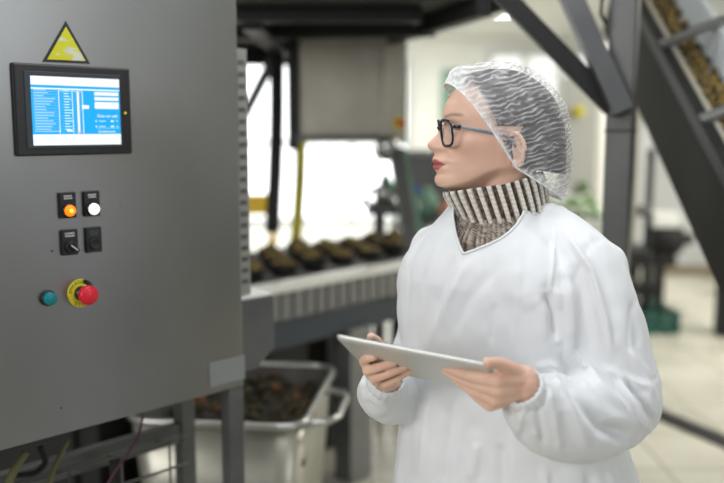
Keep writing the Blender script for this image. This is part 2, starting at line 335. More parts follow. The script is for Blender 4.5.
for px, py, lb, kind in ((68.5, 242, 'black rotary selector with pale pointer', 0), (92.5, 239.5, 'plain black push button block', 1)):
    s, z, w_, h_ = plate(px, py, 15.5, 26)
    o = MB().box(P(s, z, 0.004), (w_, 0.008, h_), RP).build('selector_switch' if not kind else 'push_button', M['black'], cab, bevel=0.002); tag(o, lb)
    if not kind:
        lettering(o, s, z+h_*0.30, w_*0.6, h_*0.18, 0.0083)
        q = MB().lathe([(0.013,0.008),(0.0125,0.014),(0.011,0.016)], P(s, z-0.010), N).box(P(s+0.001, z-0.010, 0.02), (0.007, 0.016, 0.024), RP @ np.array(Matrix.Rotation(-0.9,3,'Y'))).build('knob', M['black'], o, bevel=0.0015)
        MB().box(P(s-0.001, z-0.0095, 0.0285), (0.0022, 0.001, 0.019), RP @ np.array(Matrix.Rotation(-0.9,3,'Y'))).build('pointer', M['ink'], q)
    else:
        MB().lathe([(0.013,0.008),(0.0125,0.013),(0.0105,0.0145),(0.010,0.0135),(0.0001,0.0133)], P(s, z-0.008), N).build('button_cap', M['rubber'], o)
        MB().box(P(s, z+h_*0.27, 0.0083), (w_*0.55, 0.0004, h_*0.22), RP).build('label_strip', M['bezel'], o)
s, z = st(47.5, 298)
o = MB().lathe([(0.0165,0),(0.0165,0.006),(0.0145,0.008),(0.0142,0.008)], P(s, z), N).build('green_button', M['steel_dark'], cab); tag(o, 'small round teal push button')
MB().lathe([(0.0138,0.006),(0.0138,0.016),(0.012,0.018),(0.0001,0.0182)], P(s, z), N).build('button_cap', M['teal'], o)
s, z = st(80.5, 293)
o = MB().lathe([(0.0305,0),(0.0305,0.003),(0.0298,0.0035)], P(s, z), N, n=40).build('emergency_stop', M['yellow'], cab); tag(o, 'red mushroom emergency stop on yellow ring')
m = MB(); pl = []
for k in range(13):
    t = math.radians(12 + k*5.5); pl.append((t,))
r0, r1 = 0.0205, 0.0304
v = [P(s+r*math.cos(t), z+r*math.sin(t), 0.0036) for r in (r0, r1) for (t,) in pl]
m.add(v, [(i, i+1, 13+i+1, 13+i) for i in range(12)], 0); m.build('worn_patch', M['black'], o)
for txt, a0, sg_ in (('EMERGENCY', 168, -1), ('STOP', 236, 1)):
    m = MB()
    for k, ch in enumerate(txt):
        th = math.radians(a0 + sg_*k*(17 if sg_ < 0 else 21)); tv, tf = text_mesh(ch, 0.0105)
        rot = th - PI/2 if sg_ < 0 else th + PI/2
        cc, ss = math.cos(rot), math.sin(rot); R0 = 0.0253
        m.add([P(s+R0*math.cos(th)+p[0]*cc-p[1]*ss, z+R0*math.sin(th)+p[0]*ss+p[1]*cc, 0.0039) for p in tv], tf)
    m.build('lettering', M['black'], o)
MB().lathe([(0.0165,0.003),(0.0155,0.014),(0.013,0.015),(0.012,0.03)], P(s, z), N).build('stem', M['black'], o)
MB().lathe([(0.014,0.024),(0.0195,0.028),(0.0215,0.034),(0.0205,0.040),(0.0172,0.044),(0.0155,0.0435),(0.0145,0.0445),(0.009,0.047),(0.0001,0.0475)], P(s, z), N, n=32).build('mushroom_head', M['red'], o)
for px, py, r in ((52, 251, 0.0022), (61, 408, 0.002), (120,205,0.001), (140,262,0.0009), (133, 120, 0.0009)):
    a, b = st(px, py); MB().cyl(P(a, b, 0), P(a, b, 0.0012), r, n=10).build('screw_hole', M['rubber'], cab)
# wire tray and cables under the cabinet
tray = empty('wire_tray', tuple(P(s1-0.25, 0, -0.2)))
tag(tray, 'thin steel wire tray running below the control cabinet', 'cable tray')
for zz, oo in ((0.775,-0.11), (0.757,-0.17), (0.70,-0.11)):
    MB().cyl(P(s0+0.05, zz, oo), P(s1-0.10, zz, oo), 0.0035, n=8).build('wire', M['steel_mid'], tray)
for k in range(6):
    s = s0+0.12+k*0.135
    MB().tube([P(s, 0.757, -0.17), P(s, 0.775, -0.11), P(s, 0.50, -0.11)], 0.003, 8).build('cross_wire', M['steel_mid'], tray)
for k in (0.3, 0.75): MB().box(P(s0+k*0.9, 0.375, -0.17), (0.02, 0.02, 0.75), RP).build('stand', M['steel_dark'], tray)
def hang(pts, r, mm, name, label):
    pts = np.array(pts); t = np.linspace(0, 1, 24); k = np.linspace(0, 1, len(pts)); c = np.array([np.interp(t, k, pts[:,i]) for i in range(3)]).T
    for _ in range(6): c[1:-1] = (c[:-2] + 2*c[1:-1] + c[2:]) / 4
    tag(MB().tube(c, r, 10).build(name, mm), label, 'cable')
def under(px, py, out): return pan(px, py, out)
hang([under(143,415,-0.06), under(139,436,-0.06), under(127,455,-0.06), under(110,478,-0.06), under(85,530,-0.06)], 0.0028, mat('purple_cable', (0.10,0.03,0.06), 0.5), 'cable', 'thin purple cable curving down from cabinet underside')
yel = mat('olive_hose', (0.12,0.115,0.045), 0.5)
hang([under(68,440,-0.08), under(58,460,-0.08), under(50,478,-0.08), under(40,540,-0.08)], 0.006, yel, 'hose', 'olive hose dropping below the cabinet beside the purple cable')
hang([under(26,452,-0.05), under(15,468,-0.05), under(8,483,-0.05), under(0,540,-0.05)], 0.009, yel, 'hose', 'thick olive hose under the cabinet at the far left edge')
hang([under(25,450,-0.12), under(17,470,-0.12), under(9,486,-0.12), under(5,560,-0.12)], 0.005, mat('dark_cable', (0.05,0.05,0.04), 0.5), 'cable', 'dark cable beside the thick olive hose under cabinet')
hang([under(40,447,-0.16), under(47,462,-0.16), under(36,474,-0.16), under(10,476,-0.16)], 0.007, M['rubber'], 'hose', 'black hose looping left under the cabinet')
# ------------------------------------------------------------------ steel tub with scraps
def rbox_loop(cx, cy, hx, hy, rad, ang, z, n=6):
    pts = []
    for qx, qy, a0 in ((1,1,0),(-1,1,90),(-1,-1,180),(1,-1,270)):
        for k in range(n+1):
            a = math.radians(a0 + 90*k/n); pts.append((qx*(hx-rad)+rad*math.cos(a), qy*(hy-rad)+rad*math.sin(a)))
    c, s = math.cos(ang), math.sin(ang)
    return np.array([(cx+x*c-y*s, cy+x*s+y*c, z) for x, y in pts])
tubx, tuby, ta = -0.415, 2.78, math.radians(-7)
tub = empty('steel_tub', (tubx, tuby, 0)); tag(tub, 'stainless steel tub on castors holding vegetable scraps, behind the cabinet leg', 'tub')
tubm = mat('tub_steel', (0.42,0.41,0.35), 0.36, 0.65, 0.12, 4, 0.03)
tubi = mat('shaded_tub_inside', (0.06,0.058,0.052), 0.5, 0.3, 0.4, 9)  # inner steel darkened to paint in the dark reflections inside the tub
def L_(hx, hy, r, z): return rbox_loop(tubx, tuby, hx, hy, r, ta, z)
m = MB(); m.grid(np.array([L_(0.02,0.02,0.01,0.13), L_(0.20,0.24,0.05,0.13), L_(0.235,0.285,0.07,0.17), L_(0.275,0.325,0.08,0.68)]), cv=True, flip=True)
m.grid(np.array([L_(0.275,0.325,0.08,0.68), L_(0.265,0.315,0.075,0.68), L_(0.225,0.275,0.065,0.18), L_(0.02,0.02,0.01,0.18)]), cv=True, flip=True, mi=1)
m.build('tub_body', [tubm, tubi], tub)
MB().tube(L_(0.280,0.330,0.085,0.68), 0.012, 8, closed=True).build('rim', M['steel_light'], tub)
hd = at(303,431,2.50); MB().tube(np.array([[tubx+0.225,2.47,0.665],[tubx+0.27,2.46,0.68],[tubx+0.315,2.48,0.68],[tubx+0.345,2.53,0.68],[tubx+0.365,2.70,0.68],[tubx+0.355,2.76,0.68],[tubx+0.31,2.79,0.68],[tubx+0.275,2.79,0.665]]), 0.011, 10).build('handle', M['steel_light'], tub)
for sx in (-1,1):
    for sy in (-1,1):
        x, y = tubx+sx*0.17, tuby+sy*0.2
        q = MB().cyl((x-0.015,y,0.05),(x+0.015,y,0.05),0.05).build('castor_wheel', M['rubber'], tub)
        MB().box((x,y,0.105),(0.045,0.04,0.06)).build('castor_fork', M['steel_mid'], q)
scr = MB(); rs = np.random.RandomState(3)
g = np.array([[(tubx-0.24+0.48*i/30, tuby-0.29+0.58*j/30, 0) for j in range(31)] for i in range(31)])
gf = g.reshape(-1,3); hgt = 0.565 + 0.10*(gf[:,1]-tuby+0.2) + 0.05*vnoise(gf, 12) + 0.03*vnoise(gf, 30); gf[:,2] = hgt; g = gf.reshape(31,31,3)
scr.grid(g, mi=0)
for k in range(260):
    x, y = rs.uniform(-0.23,0.23), rs.uniform(-0.28,0.28); zz = 0.565+0.10*(y+0.2)+0.05*vnoise(np.array([[tubx+x,tuby+y,0]]),12)[0]
    R = np.array(Euler(rs.uniform(0,3,3)).to_matrix()); scr.sphere((tubx+x,tuby+y,zz+0.008), rs.uniform(0.008,0.022,3), 8, rs.choice([0,0,1,1,2,3]), R)
o = scr.build('vegetable_scraps', [mat('dark_scraps',(0.020,0.015,0.007),0.6), mat('green_scraps',(0.030,0.030,0.009),0.6), mat('orange_scraps',(0.15,0.05,0.010),0.5), mat('brown_scraps',(0.06,0.035,0.013),0.6)])
tag(o, 'heap of brown, green and orange vegetable scraps in the steel tub', 'scraps', kind='stuff')

# ------------------------------------------------------------------ press line: low conveyor with olive trays
c0 = np.array([-0.95, 2.62, 0]); c1 = np.array([0.95, 4.72, 0]); cd = nrm(c1-c0); cn = np.array([cd[1], -cd[0], 0])   # cn points to the camera side
RC = np.stack([cd, -cn, Z], 1); Lc = np.linalg.norm(c1-c0)
def K(s, z, o=0.0): return c0 + cd*s + cn*o + Z*(z*0.97)
low = empty('low_conveyor', tuple(K(Lc/2, 0, -0.3))); tag(low, 'long low steel conveyor carrying dark trays of olives', 'conveyor')
MB().box(K(Lc/2, 0.955, -0.35), (Lc, 0.62, 0.03), RC).build('belt', M['steel_dark'], low)
MB().box(K(Lc/2, 0.965, 0.0), (Lc, 0.05, 0.04), RC).build('side_rail', mat('rail_steel',(0.74,0.74,0.72),0.3,0.3), low, bevel=0.004)
m = MB(); m.box(K(Lc/2, 0.885, -0.01), (Lc, 0.03, 0.11), RC)
for k in range(42): m.box(K(0.1+k*0.065, 0.885, 0.008), (0.022, 0.012, 0.11), RC)
m.build('side_panel', M['steel'], low)
MB().box(K(Lc/2, 0.76, -0.03), (Lc, 0.05, 0.11), RC).build('lower_beam', mat('slate_beam', (0.05,0.06,0.075), 0.45, 0.3), low)
MB().box(K(Lc/2, 0.965, -0.68), (Lc, 0.04, 0.06), RC).build('side_rail', M['steel_light'], low)
for s, o_, wd, mm in ((0.55,-0.1,0.12,'steel_dark'), (1.02,-0.12,0.20,'steel_dark'), (1.38,-0.02,0.14,'steel'), (2.45,-0.1,0.10,'steel_dark'), (0.9,-0.6,0.12,'steel_dark'), (1.7,-0.6,0.10,'steel_dark'), (2.45,-0.6,0.10,'steel_dark')):
    MB().box(K(s, 0.36, o_), (wd, 0.10, 0.69), RC).build('leg', M[mm], low, bevel=0.004)
for s_, w_, z_ in ((0.62,0.34,0.70),(1.16,0.48,0.66),(1.66,0.28,0.62)): MB().box(K(s_, z_/2+0.02, -0.45), (w_, 0.26, z_), RC).build('glare_blocker', M['steel_dark'], low, bevel=0.01)  # dark boxes added under the belt to block the bright floor glare
trayp = MB(); trayp.lathe([(0.045,0),(0.075,0.012),(0.082,0.05),(0.076,0.05),(0.07,0.015),(0.001,0.012)], (0,0,0), n=16)
tm = trayp.mesh('olive_tray', M['rubber']); hp = MB(); rs = np.random.RandomState(5)
for k in range(34):
    a, r = rs.uniform(0,2*PI), 0.062*math.sqrt(rs.rand()); hp.sphere((r*math.cos(a), r*math.sin(a), 0.045+0.035*(1-r/0.065)+rs.uniform(-.006,.006)), (0.017,0.014,0.014), 8, rs.choice([0,0,1,2]))
hm = hp.mesh('olive_heap', [M['food'], mat('dark_olive',(0.045,0.035,0.02),0.35), mat('ochre_olive',(0.30,0.20,0.05),0.45)])
k = 0
for row, off in ((-0.24, 0), (-0.40, 0.09), (-0.56, 0.02)):
    for i in range(11):
        s = 0.62 + off + i*0.185
        if s > Lc-0.15: continue
        o = bpy.data.objects.new('olive_tray', tm); C.objects.link(o); o.location = K(s, 0.970, row); o.scale = (0.74,0.74,0.62+0.45*random.random())
        q = bpy.data.objects.new('olive_heap', hm); C.objects.link(q); q.parent = o; q.rotation_euler = (0,0,i*1.3+row)
        tag(o, 'round dark tray heaped with olives on the low conveyor', 'tray', 'olive trays on the low conveyor'); tag(q, None, None, None, 'stuff')

# ------------------------------------------------------------------ overhead frame, hopper, posts and hoses behind the cabinet
fr = empty('overhead_frame', (-0.1, 4.2, 0)); tag(fr, 'dark steel overhead frame spanning above the hopper and conveyor', 'frame')
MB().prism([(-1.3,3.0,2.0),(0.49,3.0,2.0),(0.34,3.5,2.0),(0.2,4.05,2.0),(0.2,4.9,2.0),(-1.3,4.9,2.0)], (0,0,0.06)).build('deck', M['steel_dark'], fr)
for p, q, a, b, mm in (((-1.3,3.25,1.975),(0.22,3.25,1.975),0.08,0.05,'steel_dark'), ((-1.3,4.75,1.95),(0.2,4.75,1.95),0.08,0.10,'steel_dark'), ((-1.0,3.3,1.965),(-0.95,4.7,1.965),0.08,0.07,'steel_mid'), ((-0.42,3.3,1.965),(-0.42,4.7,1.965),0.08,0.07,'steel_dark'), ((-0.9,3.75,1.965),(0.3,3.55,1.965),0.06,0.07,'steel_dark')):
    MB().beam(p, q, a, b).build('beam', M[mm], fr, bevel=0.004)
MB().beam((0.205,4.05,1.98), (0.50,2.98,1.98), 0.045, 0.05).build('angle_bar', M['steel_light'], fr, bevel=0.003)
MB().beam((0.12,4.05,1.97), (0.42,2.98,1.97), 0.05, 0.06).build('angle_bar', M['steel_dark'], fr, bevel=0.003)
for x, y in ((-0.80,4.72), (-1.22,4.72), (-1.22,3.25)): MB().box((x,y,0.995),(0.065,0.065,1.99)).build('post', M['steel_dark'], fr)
MB().beam(at(278,50,4.4), at(232,140,4.4), 0.035, 0.05).build('brace', M['steel_mid'], fr)
hop = empty('hopper', (-0.09, 4.0, 0)); tag(hop, 'tall beige-grey steel hopper box hanging under the overhead frame', 'hopper')
a, b = at(298,40,4.0), at(384,138,4.0)
MB().box(((a[0]+b[0])/2, 4.2, (2.0+b[2])/2), (b[0]-a[0], 0.4, 2.0-b[2])).build('hopper_body', M['beige_steel'], hop, bevel=0.008)
MB().box(((a[0]+b[0])/2, 3.99, b[2]), (b[0]-a[0]+0.02, 0.05, 0.03)).build('lower_lip', M['steel_mid'], hop)
MB().box((a[0]-0.025, 4.02, (2.0+b[2])/2-0.03), (0.05, 0.08, 2.05-b[2])).build('corner_post', M['steel_dark'], hop)
b2 = at(391,80,4.0); q = MB().box((b2[0]+0.012, 4.02, 1.74), (0.10, 0.09, 0.51)).build('side_channel', M['beige_steel'], hop, bevel=0.004)
MB().box((b2[0]+0.068, 4.03, 1.74), (0.008, 0.02, 0.51)).build('channel_edge', M['steel_dark'], hop)
e = at(399,123,3.93); q = MB().box((e[0], e[1]+0.02, e[2]), (0.045,0.03,0.05)).build('stop_box', M['yellow'], hop, bevel=0.004); MB().cyl((e[0]+0.006,e[1]+0.005,e[2]),(e[0]+0.006,e[1]-0.02,e[2]),0.016).build('stop_knob', M['red'], q)
m = MB(); m.lathe([(0.02,0),(0.055,0.02),(0.055,0.09),(0.03,0.12)], at(388,150,3.95)-np.array([0,0,0.05]), n=16); m.build('valve_body', M['steel_light'], hop)
lg = MB().beam(at(396,150,3.93), at(412,250,3.7), 0.055, 0.055).build('slanted_leg', M['steel_mid'], hop, bevel=0.004)
MB().beam(at(404,150,4.0), at(421,240,3.8), 0.02, 0.03).build('green_strip', M['hose_green'], hop)
def pipe(pts, r, mm, name, label, cat='hose'):
    pts = np.array(pts); t = np.linspace(0,1,28); k = np.linspace(0,1,len(pts)); c = np.array([np.interp(t,k,pts[:,i]) for i in range(3)]).T
    for _ in range(8): c[1:-1] = (c[:-2]+2*c[1:-1]+c[2:])/4
    return tag(MB().tube(c, r, 12).build(name, mm), label, cat)
pipe([at(276,22,4.3), at(277,60,4.3), at(277,120,4.3), at(275,180,4.25), at(272,232,4.2)], 0.036, M['rubber'], 'hose', 'thick black hose hanging vertically between cabinet and hopper')
pipe([at(301,140,4.6), at(300,180,4.6), at(296,240,4.55)], 0.031, M['yellow'], 'pipe', 'yellow pipe rising from the low conveyor to the hopper corner', 'pipe')
for i, (p, lb) in enumerate([([at(313,146,4.6), at(322,168,4.6), at(345,192,4.6), at(366,205,4.6)], 'left'), ([at(352,148,4.6), at(356,170,4.6), at(368,186,4.6), at(382,194,4.6)], 'middle'), ([at(372,146,4.6), at(380,165,4.6), at(388,178,4.6)], 'right')]):
    pipe(p, 0.008, mat('pale_hose_%s' % lb, (0.45,0.62,0.58), 0.3), 'thin_hose', 'pale green thin hose under the hopper, %s of three' % lb)
# filling machine with green parts
fm = empty('filling_machine', tuple(at(385,250,4.6)*np.array([1,1,0]))); tag(fm, 'grey filling machine with green hoses under the hopper', 'machine')
x_, y_ = at(385,210,4.6)[:2]
MB().box((x_, y_, 1.13), (0.20, 0.2, 0.06)).build('machine_table', M['steel_mid'], fm)
MB().box((x_-0.03, y_, 0.55), (0.06, 0.08, 1.1)).build('leg', M['steel_mid'], fm)
MB().lathe([(0.055,0),(0.06,0.06),(0.03,0.10),(0.02,0.15)], (x_, y_, 1.16), n=16).build('pump_head', M['steel_light'], fm)
MB().tube([at(362,206,4.6), at(372,190,4.6), at(384,186,4.6), at(392,196,4.6), at(390,208,4.6)], 0.012, 8).build('green_hose', M['hose_green'], fm)
MB().tube([at(384,176,4.55), at(392,188,4.55), at(400,196,4.55)], 0.022, 8).build('green_hose', M['hose_green'], fm)
m = MB(); m.box((-1.42, 6.0, 0.62), (1.15, 0.5, 0.06)); m.box((-1.9,6.0,0.3),(0.1,0.4,0.6)); m.box((-0.95,6.0,0.3),(0.1,0.4,0.6))
tag(m.build('white_bench', M['white_plastic'], bevel=0.01), 'low white bench beyond the hopper near far windows', 'bench')
m = MB(); m.box((-0.95, 6.6, 0.97), (0.62, 0.08, 0.16)); m.box((-1.2,6.6,0.445),(0.06,0.06,0.89)); m.box((-0.7,6.6,0.445),(0.06,0.06,0.89))
tag(m.build('yellow_barrier', mat('amber_yellow',(0.80,0.52,0.05),0.5)), 'amber yellow barrier behind the black hose', 'barrier')
m = MB(); m.box((-1.22, 2.80, 0.38), (0.80, 0.5, 0.74)); m.box((-1.22,2.54,0.55),(0.66,0.03,0.24)); tag(m.build('dark_filler_box', M['steel_dark'], bevel=0.01), 'dark box added behind the cabinet underside to darken the gap', 'machine')  # added dark box, keeps the space below the cabinet from showing bright
# things beyond the face: grey counter, barrels, crates
cb = empty('grey_counter', (0.62, 7.0, 0)); tag(cb, 'grey steel counter beyond the womans chin', 'counter')
MB().box((0.66, 7.0, 1.08), (0.62, 0.5, 0.54)).build('counter_body', M['steel_mid'], cb, bevel=0.01); MB().box((0.66,7.0,1.37),(0.66,0.54,0.04)).build('counter_top', M['steel_light'], cb)
for sx in (-0.27,0.27): MB().box((0.66+sx,7.0,0.41),(0.06,0.4,0.82)).build('leg', M['steel_dark'], cb)
def jerry(px, py, Y, s, mm, name, label, cat):
    p = at(px, py, Y); o = MB().lathe([(s*0.5,0),(s*0.52,s*0.1),(s*0.52,s*0.9),(s*0.25,s*1.2),(s*0.2,s*1.25),(s*0.2,s*1.4)], p, n=16).build(name, mm); return tag(o, label, cat)
sh = empty('parts_table', (0.5, 5.6, 0)); tag(sh, 'low steel table with jugs and parts beyond the womans shoulder', 'table')
MB().box((0.5, 5.6, 0.95), (0.62, 0.5, 0.03)).build('tabletop', M['steel_mid'], sh)
for sx in (-0.28,0.28):
    for sy in (-0.22,0.22): MB().box((0.5+sx,5.6+sy,0.467),(0.04,0.04,0.935)).build('leg', M['steel_dark'], sh)
for x, yy, s, mm, lb in ((0.31,5.5,0.12,M['white_plastic'],'white plastic jug at the left end of the parts table'), (0.43,5.6,0.15,M['hose_green'],'grey-green jug on the parts table'), (0.55,5.5,0.10,mat('pink_plastic',(0.65,0.30,0.22),0.5),'small pink jug on the parts table'), (0.66,5.62,0.13,M['white_plastic'],'white plastic jug at the right end of the parts table')):
    tag(MB().lathe([(s*0.4,0),(s*0.5,s*0.1),(s*0.5,s*0.9),(s*0.25,s*1.2),(s*0.2,s*1.25),(s*0.2,s*1.4),(0.001,s*1.4)], (x,yy,0.966), n=16).build('jug', mm), lb, 'jug', 'jugs on the parts table')
tag(MB().lathe([(0.03,0),(0.036,0.02),(0.036,0.15),(0.02,0.19),(0.016,0.21),(0.001,0.21)], (0.365,5.65,0.966), n=16).build('bottle', M['blue']), 'blue bottle on the parts table beside white jug', 'bottle')

# ------------------------------------------------------------------ right side: column with braces, sloping conveyor, crates
colm = mat('column_grey', (0.105,0.105,0.105), 0.42, 0.5, 0.12, 4)
CY_ = 2.6; cxl = at(621,120,CY_)[0]
col = empty('steel_column', (cxl, CY_, 0)); tag(col, 'thick dark grey steel column with two diagonal braces behind the shoulder', 'column')
ct_ = -0.42; RCOL = np.array([[math.cos(ct_),-math.sin(ct_),0],[math.sin(ct_),math.cos(ct_),0],[0,0,1]])
MB().box((cxl, CY_, 1.515), (0.080, 0.080, 2.97), RCOL).build('shaft', colm, col, bevel=0.008)
MB().box((cxl, CY_, 0.015), (0.22,0.22,0.03)).build('base_plate', colm, col)
MB().box((cxl, CY_, at(620,131,CY_-0.05)[2]), (0.084,0.084,0.007), RCOL).build('joint_plate', M['steel_dark'], col)
b0, b1 = at(500,-8,CY_-0.01), at(613,108,CY_-0.02); MB().beam(b0-(b1-b0)*1.2, b1, 0.053, 0.045, (0,1,0)).build('brace', M['steel_dark'], col, bevel=0.003)
b0, b1 = at(566,-14,CY_-0.02), at(622,112,CY_-0.06); MB().beam(b0-(b1-b0)*1.2, b1, 0.060, 0.055, (0,1,0)).build('brace', M['steel_mid'], col, bevel=0.004)
MB().tube([at(608,-12,CY_-0.06), at(602,0,CY_-0.07), at(601,14,CY_-0.07), at(606,24,CY_-0.06)], 0.005, 8).build('cable_loop', M['rubber'], col)
sl = empty('sloping_conveyor', (1.15, 2.8, 0)); tag(sl, 'sloping elevator conveyor carrying olives down at the upper right', 'conveyor')
sln = nrm((0,-0.667,1.0))
def SLP(Y, X, up=0.0): return np.array([X, Y, 1.555+0.667*(Y-2.6)]) + sln*up     # on the side plate's top edge line
Ya, Yb = 1.85, 3.62
def slab_(x, wd, u0, u1): return MB().prism([SLP(Ya,x,u1), SLP(Yb,x,u1), SLP(Yb,x,u0), SLP(Ya,x,u0)], (wd,0,0))
slab_(1.05, 0.02, -0.31, 0.0).build('side_plate', mat('plate_dark',(0.030,0.029,0.025),0.7,0.0, spec=0.2), sl)
slab_(1.03, 0.05, -0.035, 0.010).build('top_rail', M['steel_dark'], sl)
slab_(1.07, 0.145, -0.06, -0.045).build('belt', M['beige_steel'], sl)
slab_(1.07, 0.018, -0.045, 0.012).build('inner_strip', M['beige_steel'], sl)
slab_(1.215, 0.02, -0.25, 0.085).build('far_plate', mat('pale_guard',(0.72,0.78,0.83),0.4,0.0), sl)
for yy in (2.2, 2.63, 3.02, 3.42): MB().beam(SLP(yy,1.035,0.012), SLP(yy,1.245,0.115), 0.032, 0.024, tuple(sln)).build('cross_bracket', M['steel'], sl, bevel=0.003)
for x in (1.07,1.205): MB().box((x,1.95,0.42),(0.04,0.04,0.84)).build('leg', M['steel_dark'], sl)
for x in (1.06,1.225): MB().cyl((x,3.58,2.12),(x,3.58,3.0),0.010).build('hanger_rod', M['steel_dark'], sl)
m = MB(); rs = np.random.RandomState(8)
for k in range(900):
    p = SLP(rs.uniform(Ya+0.05, Yb-0.05), rs.uniform(1.10,1.205), -0.036+rs.uniform(0,0.012)); m.sphere(p, (0.0125,0.011,0.010), 6, rs.choice([0,1,1,2,2]))
o = m.build('olives', [M['food'], bpy.data.materials['ochre_olive'], bpy.data.materials['dark_olive']]); tag(o, 'loose olives riding on the sloping conveyor belt', 'olives', kind='stuff')
# right machine leg, motor pump, stand
p = at(719,330,6.3); m = MB(); m.box((2.76,6.3,0.62),(0.14,0.14,1.24)); q = m.build('machine_leg', M['steel_dark'], bevel=0.005); tag(q, 'dark machine leg at the right edge of the picture', 'leg')
mp = empty('motor_pump', (at(664,255,7.2)[0], 7.2, 0)); tag(mp, 'black motor pump with white cover on a dark stand', 'pump')
xm = at(664,255,7.2)[0]
MB().lathe([(0.0001,0),(0.08,0),(0.13,0.03),(0.13,0.24),(0.10,0.27),(0.05,0.27),(0.05,0.36),(0.0001,0.36)], (xm-0.13,7.2,0.62), (1,0,0.0)).build('motor', M['rubber'], mp)
MB().box((xm-0.02,7.2,0.79),(0.22,0.2,0.12)).build('terminal_cover', M['white_plastic'], mp, bevel=0.01)
MB().box((xm-0.02,7.2,0.44),(0.22,0.16,0.10)).build('gear_housing', M['steel_dark'], mp, bevel=0.02)
MB().box((xm-0.05,7.2,0.20),(0.09,0.12,0.40)).build('pedestal', M['steel_dark'], mp)
for k in (-0.06,0.06): MB().cyl((xm+k,7.1,0.5),(xm+k,7.1,0.62),0.02).build('pipe_stub', M['steel_dark'], mp)
st_ = empty('pipe_stand', (at(646,260,6.6)[0], 6.6, 0)); tag(st_, 'thin dark upright pipe stand left of the motor pump', 'stand')
xs = at(646,260,6.6)[0]
MB().cyl((xs,6.6,0.02),(xs,6.6,1.40),0.032).build('pipe', M['steel_dark'], st_); MB().lathe([(0.14,0),(0.14,0.02),(0.03,0.03)], (xs,6.6,0)).build('base', M['steel_dark'], st_)
MB().box((xs-0.09,6.6,0.55),(0.22,0.12,0.14)).build('valve_block', M['steel_dark'], st_, bevel=0.02); MB().cyl((xs-0.01,6.5,0.93),(xs-0.12,6.5,0.93),0.045).build('flange', M['steel_mid'], st_)
MB().box((xs-0.02,6.6,0.30),(0.18,0.12,0.10)).build('lower_block', M['steel_dark'], st_, bevel=0.01)
def crate(x, y, z, sx, sy, sz, ang, label, mm=None, group=None):
    root = empty('crate', (x,y,z)); tag(root, label, 'crate', group); c, s = math.cos(ang), math.sin(ang); R = np.array([[c,-s,0],[s,c,0],[0,0,1]])
    def W_(p): return np.array((x,y,z)) + R @ np.array(p, float)
    mm = mm or M['crate_green']
    MB().box(W_((0,0,0.01)),(sx,sy,0.02),R).build('crate_base', mm, root)
    for axis in (0,1):
        for sg in (-1,1):
            m = MB()
            for k in range(4):
                hz = sz*(0.14+0.26*k)
                m.box(W_((0,sg*(sy/2-0.008),hz) if axis == 0 else (sg*(sx/2-0.008),0,hz)), (sx,0.016,sz*0.16) if axis == 0 else (0.016,sy,sz*0.16), R)
            for t in (-0.48,-0.16,0.16,0.48):
                m.box(W_((t*sx,sg*(sy/2-0.008),sz/2) if axis == 0 else (sg*(sx/2-0.008),t*sy,sz/2)), (0.03,0.018,sz) if axis == 0 else (0.018,0.03,sz), R)
            m.build('crate_side', mm, root)
    m = MB(); m.tube([W_((a*sx/2,b*sy/2,sz)) for a, b in ((-1,-1),(1,-1),(1,1),(-1,1))], 0.014, 6, closed=True, smooth=False); m.build('crate_rim', mm, root)
    return root
p = at(659,336,6.35); crate(p[0]-0.05, 6.5, 0, 0.36, 0.36, 0.17, 0.1, 'dark green slatted crate on the floor beside the pipe stand')
crate(2.98, 5.75, 0, 0.5, 0.36, 0.20, 0.05, 'dark green crate on the floor at the right picture edge')
# produce bench behind the hairnet
pb = empty('produce_bench', (1.62, 6.2, 0)); tag(pb, 'dark bench with produce between hairnet and steel column', 'bench')
MB().box((1.62,6.2,0.72),(0.75,0.5,0.05)).build('bench_top', M['steel_mid'], pb); MB().box((1.62,6.2,0.55),(0.70,0.44,0.10)).build('drawer_box', M['steel_dark'], pb)
for sx in (-0.33,0.33):
    for sy in (-0.2,0.2): MB().box((1.62+sx,6.2+sy,0.35),(0.05,0.05,0.695)).build('leg', M['steel_dark'], pb)
crate(1.52, 6.2, 0.745, 0.46, 0.34, 0.16, 0.1, 'pale crate with leafy produce on the bench', M['white_plastic'])
m = MB(); rs = np.random.RandomState(2)
for k in range(70):
    q = np.array([1.52+rs.uniform(-0.2,0.2), 6.2+rs.uniform(-0.14,0.14), 0.86+rs.uniform(0,0.20)]); R = np.array(Euler(rs.uniform(-1,1,3)).to_matrix()); m.sphere(q, (0.05,0.035,0.02), 8, rs.choice([0,0,1,2]), R)
tag(m.build('leafy_produce', [M['leaf'], mat('pale_leaf',(0.55,0.66,0.48),0.5), M['white_plastic']]), 'white and green leafy produce heaped in the pale crate', 'produce', kind='stuff')
q = MB().lathe([(0.06,0),(0.075,0.02),(0.075,0.2),(0.06,0.23),(0.001,0.23)], (1.83,6.1,0.745), n=18).build('canister', M['white_plastic']); tag(q, 'white canister at the right end of the produce bench', 'canister')
m = MB(); m.box((1.90,7.6,1.0),(0.30,0.3,2.0)); q = m.build('valve_cabinet', mat('pale_grey_paint',(0.5,0.5,0.46),0.5), bevel=0.01); tag(q, 'pale grey cabinet with yellow valve left of the steel column', 'cabinet')
m = MB(); m.lathe([(0.02,0),(0.05,0.01),(0.05,0.05),(0.03,0.07),(0.0001,0.07)], (1.87,7.45,1.70), (0,-1,0)); m.build('yellow_valve', M['yellow'], q)
m = MB(); m.lathe([(0.02,0),(0.045,0.01),(0.045,0.04),(0.0001,0.05)], (1.93,7.45,1.05), (0,-1,0)); m.build('green_valve', M['leaf'], q)
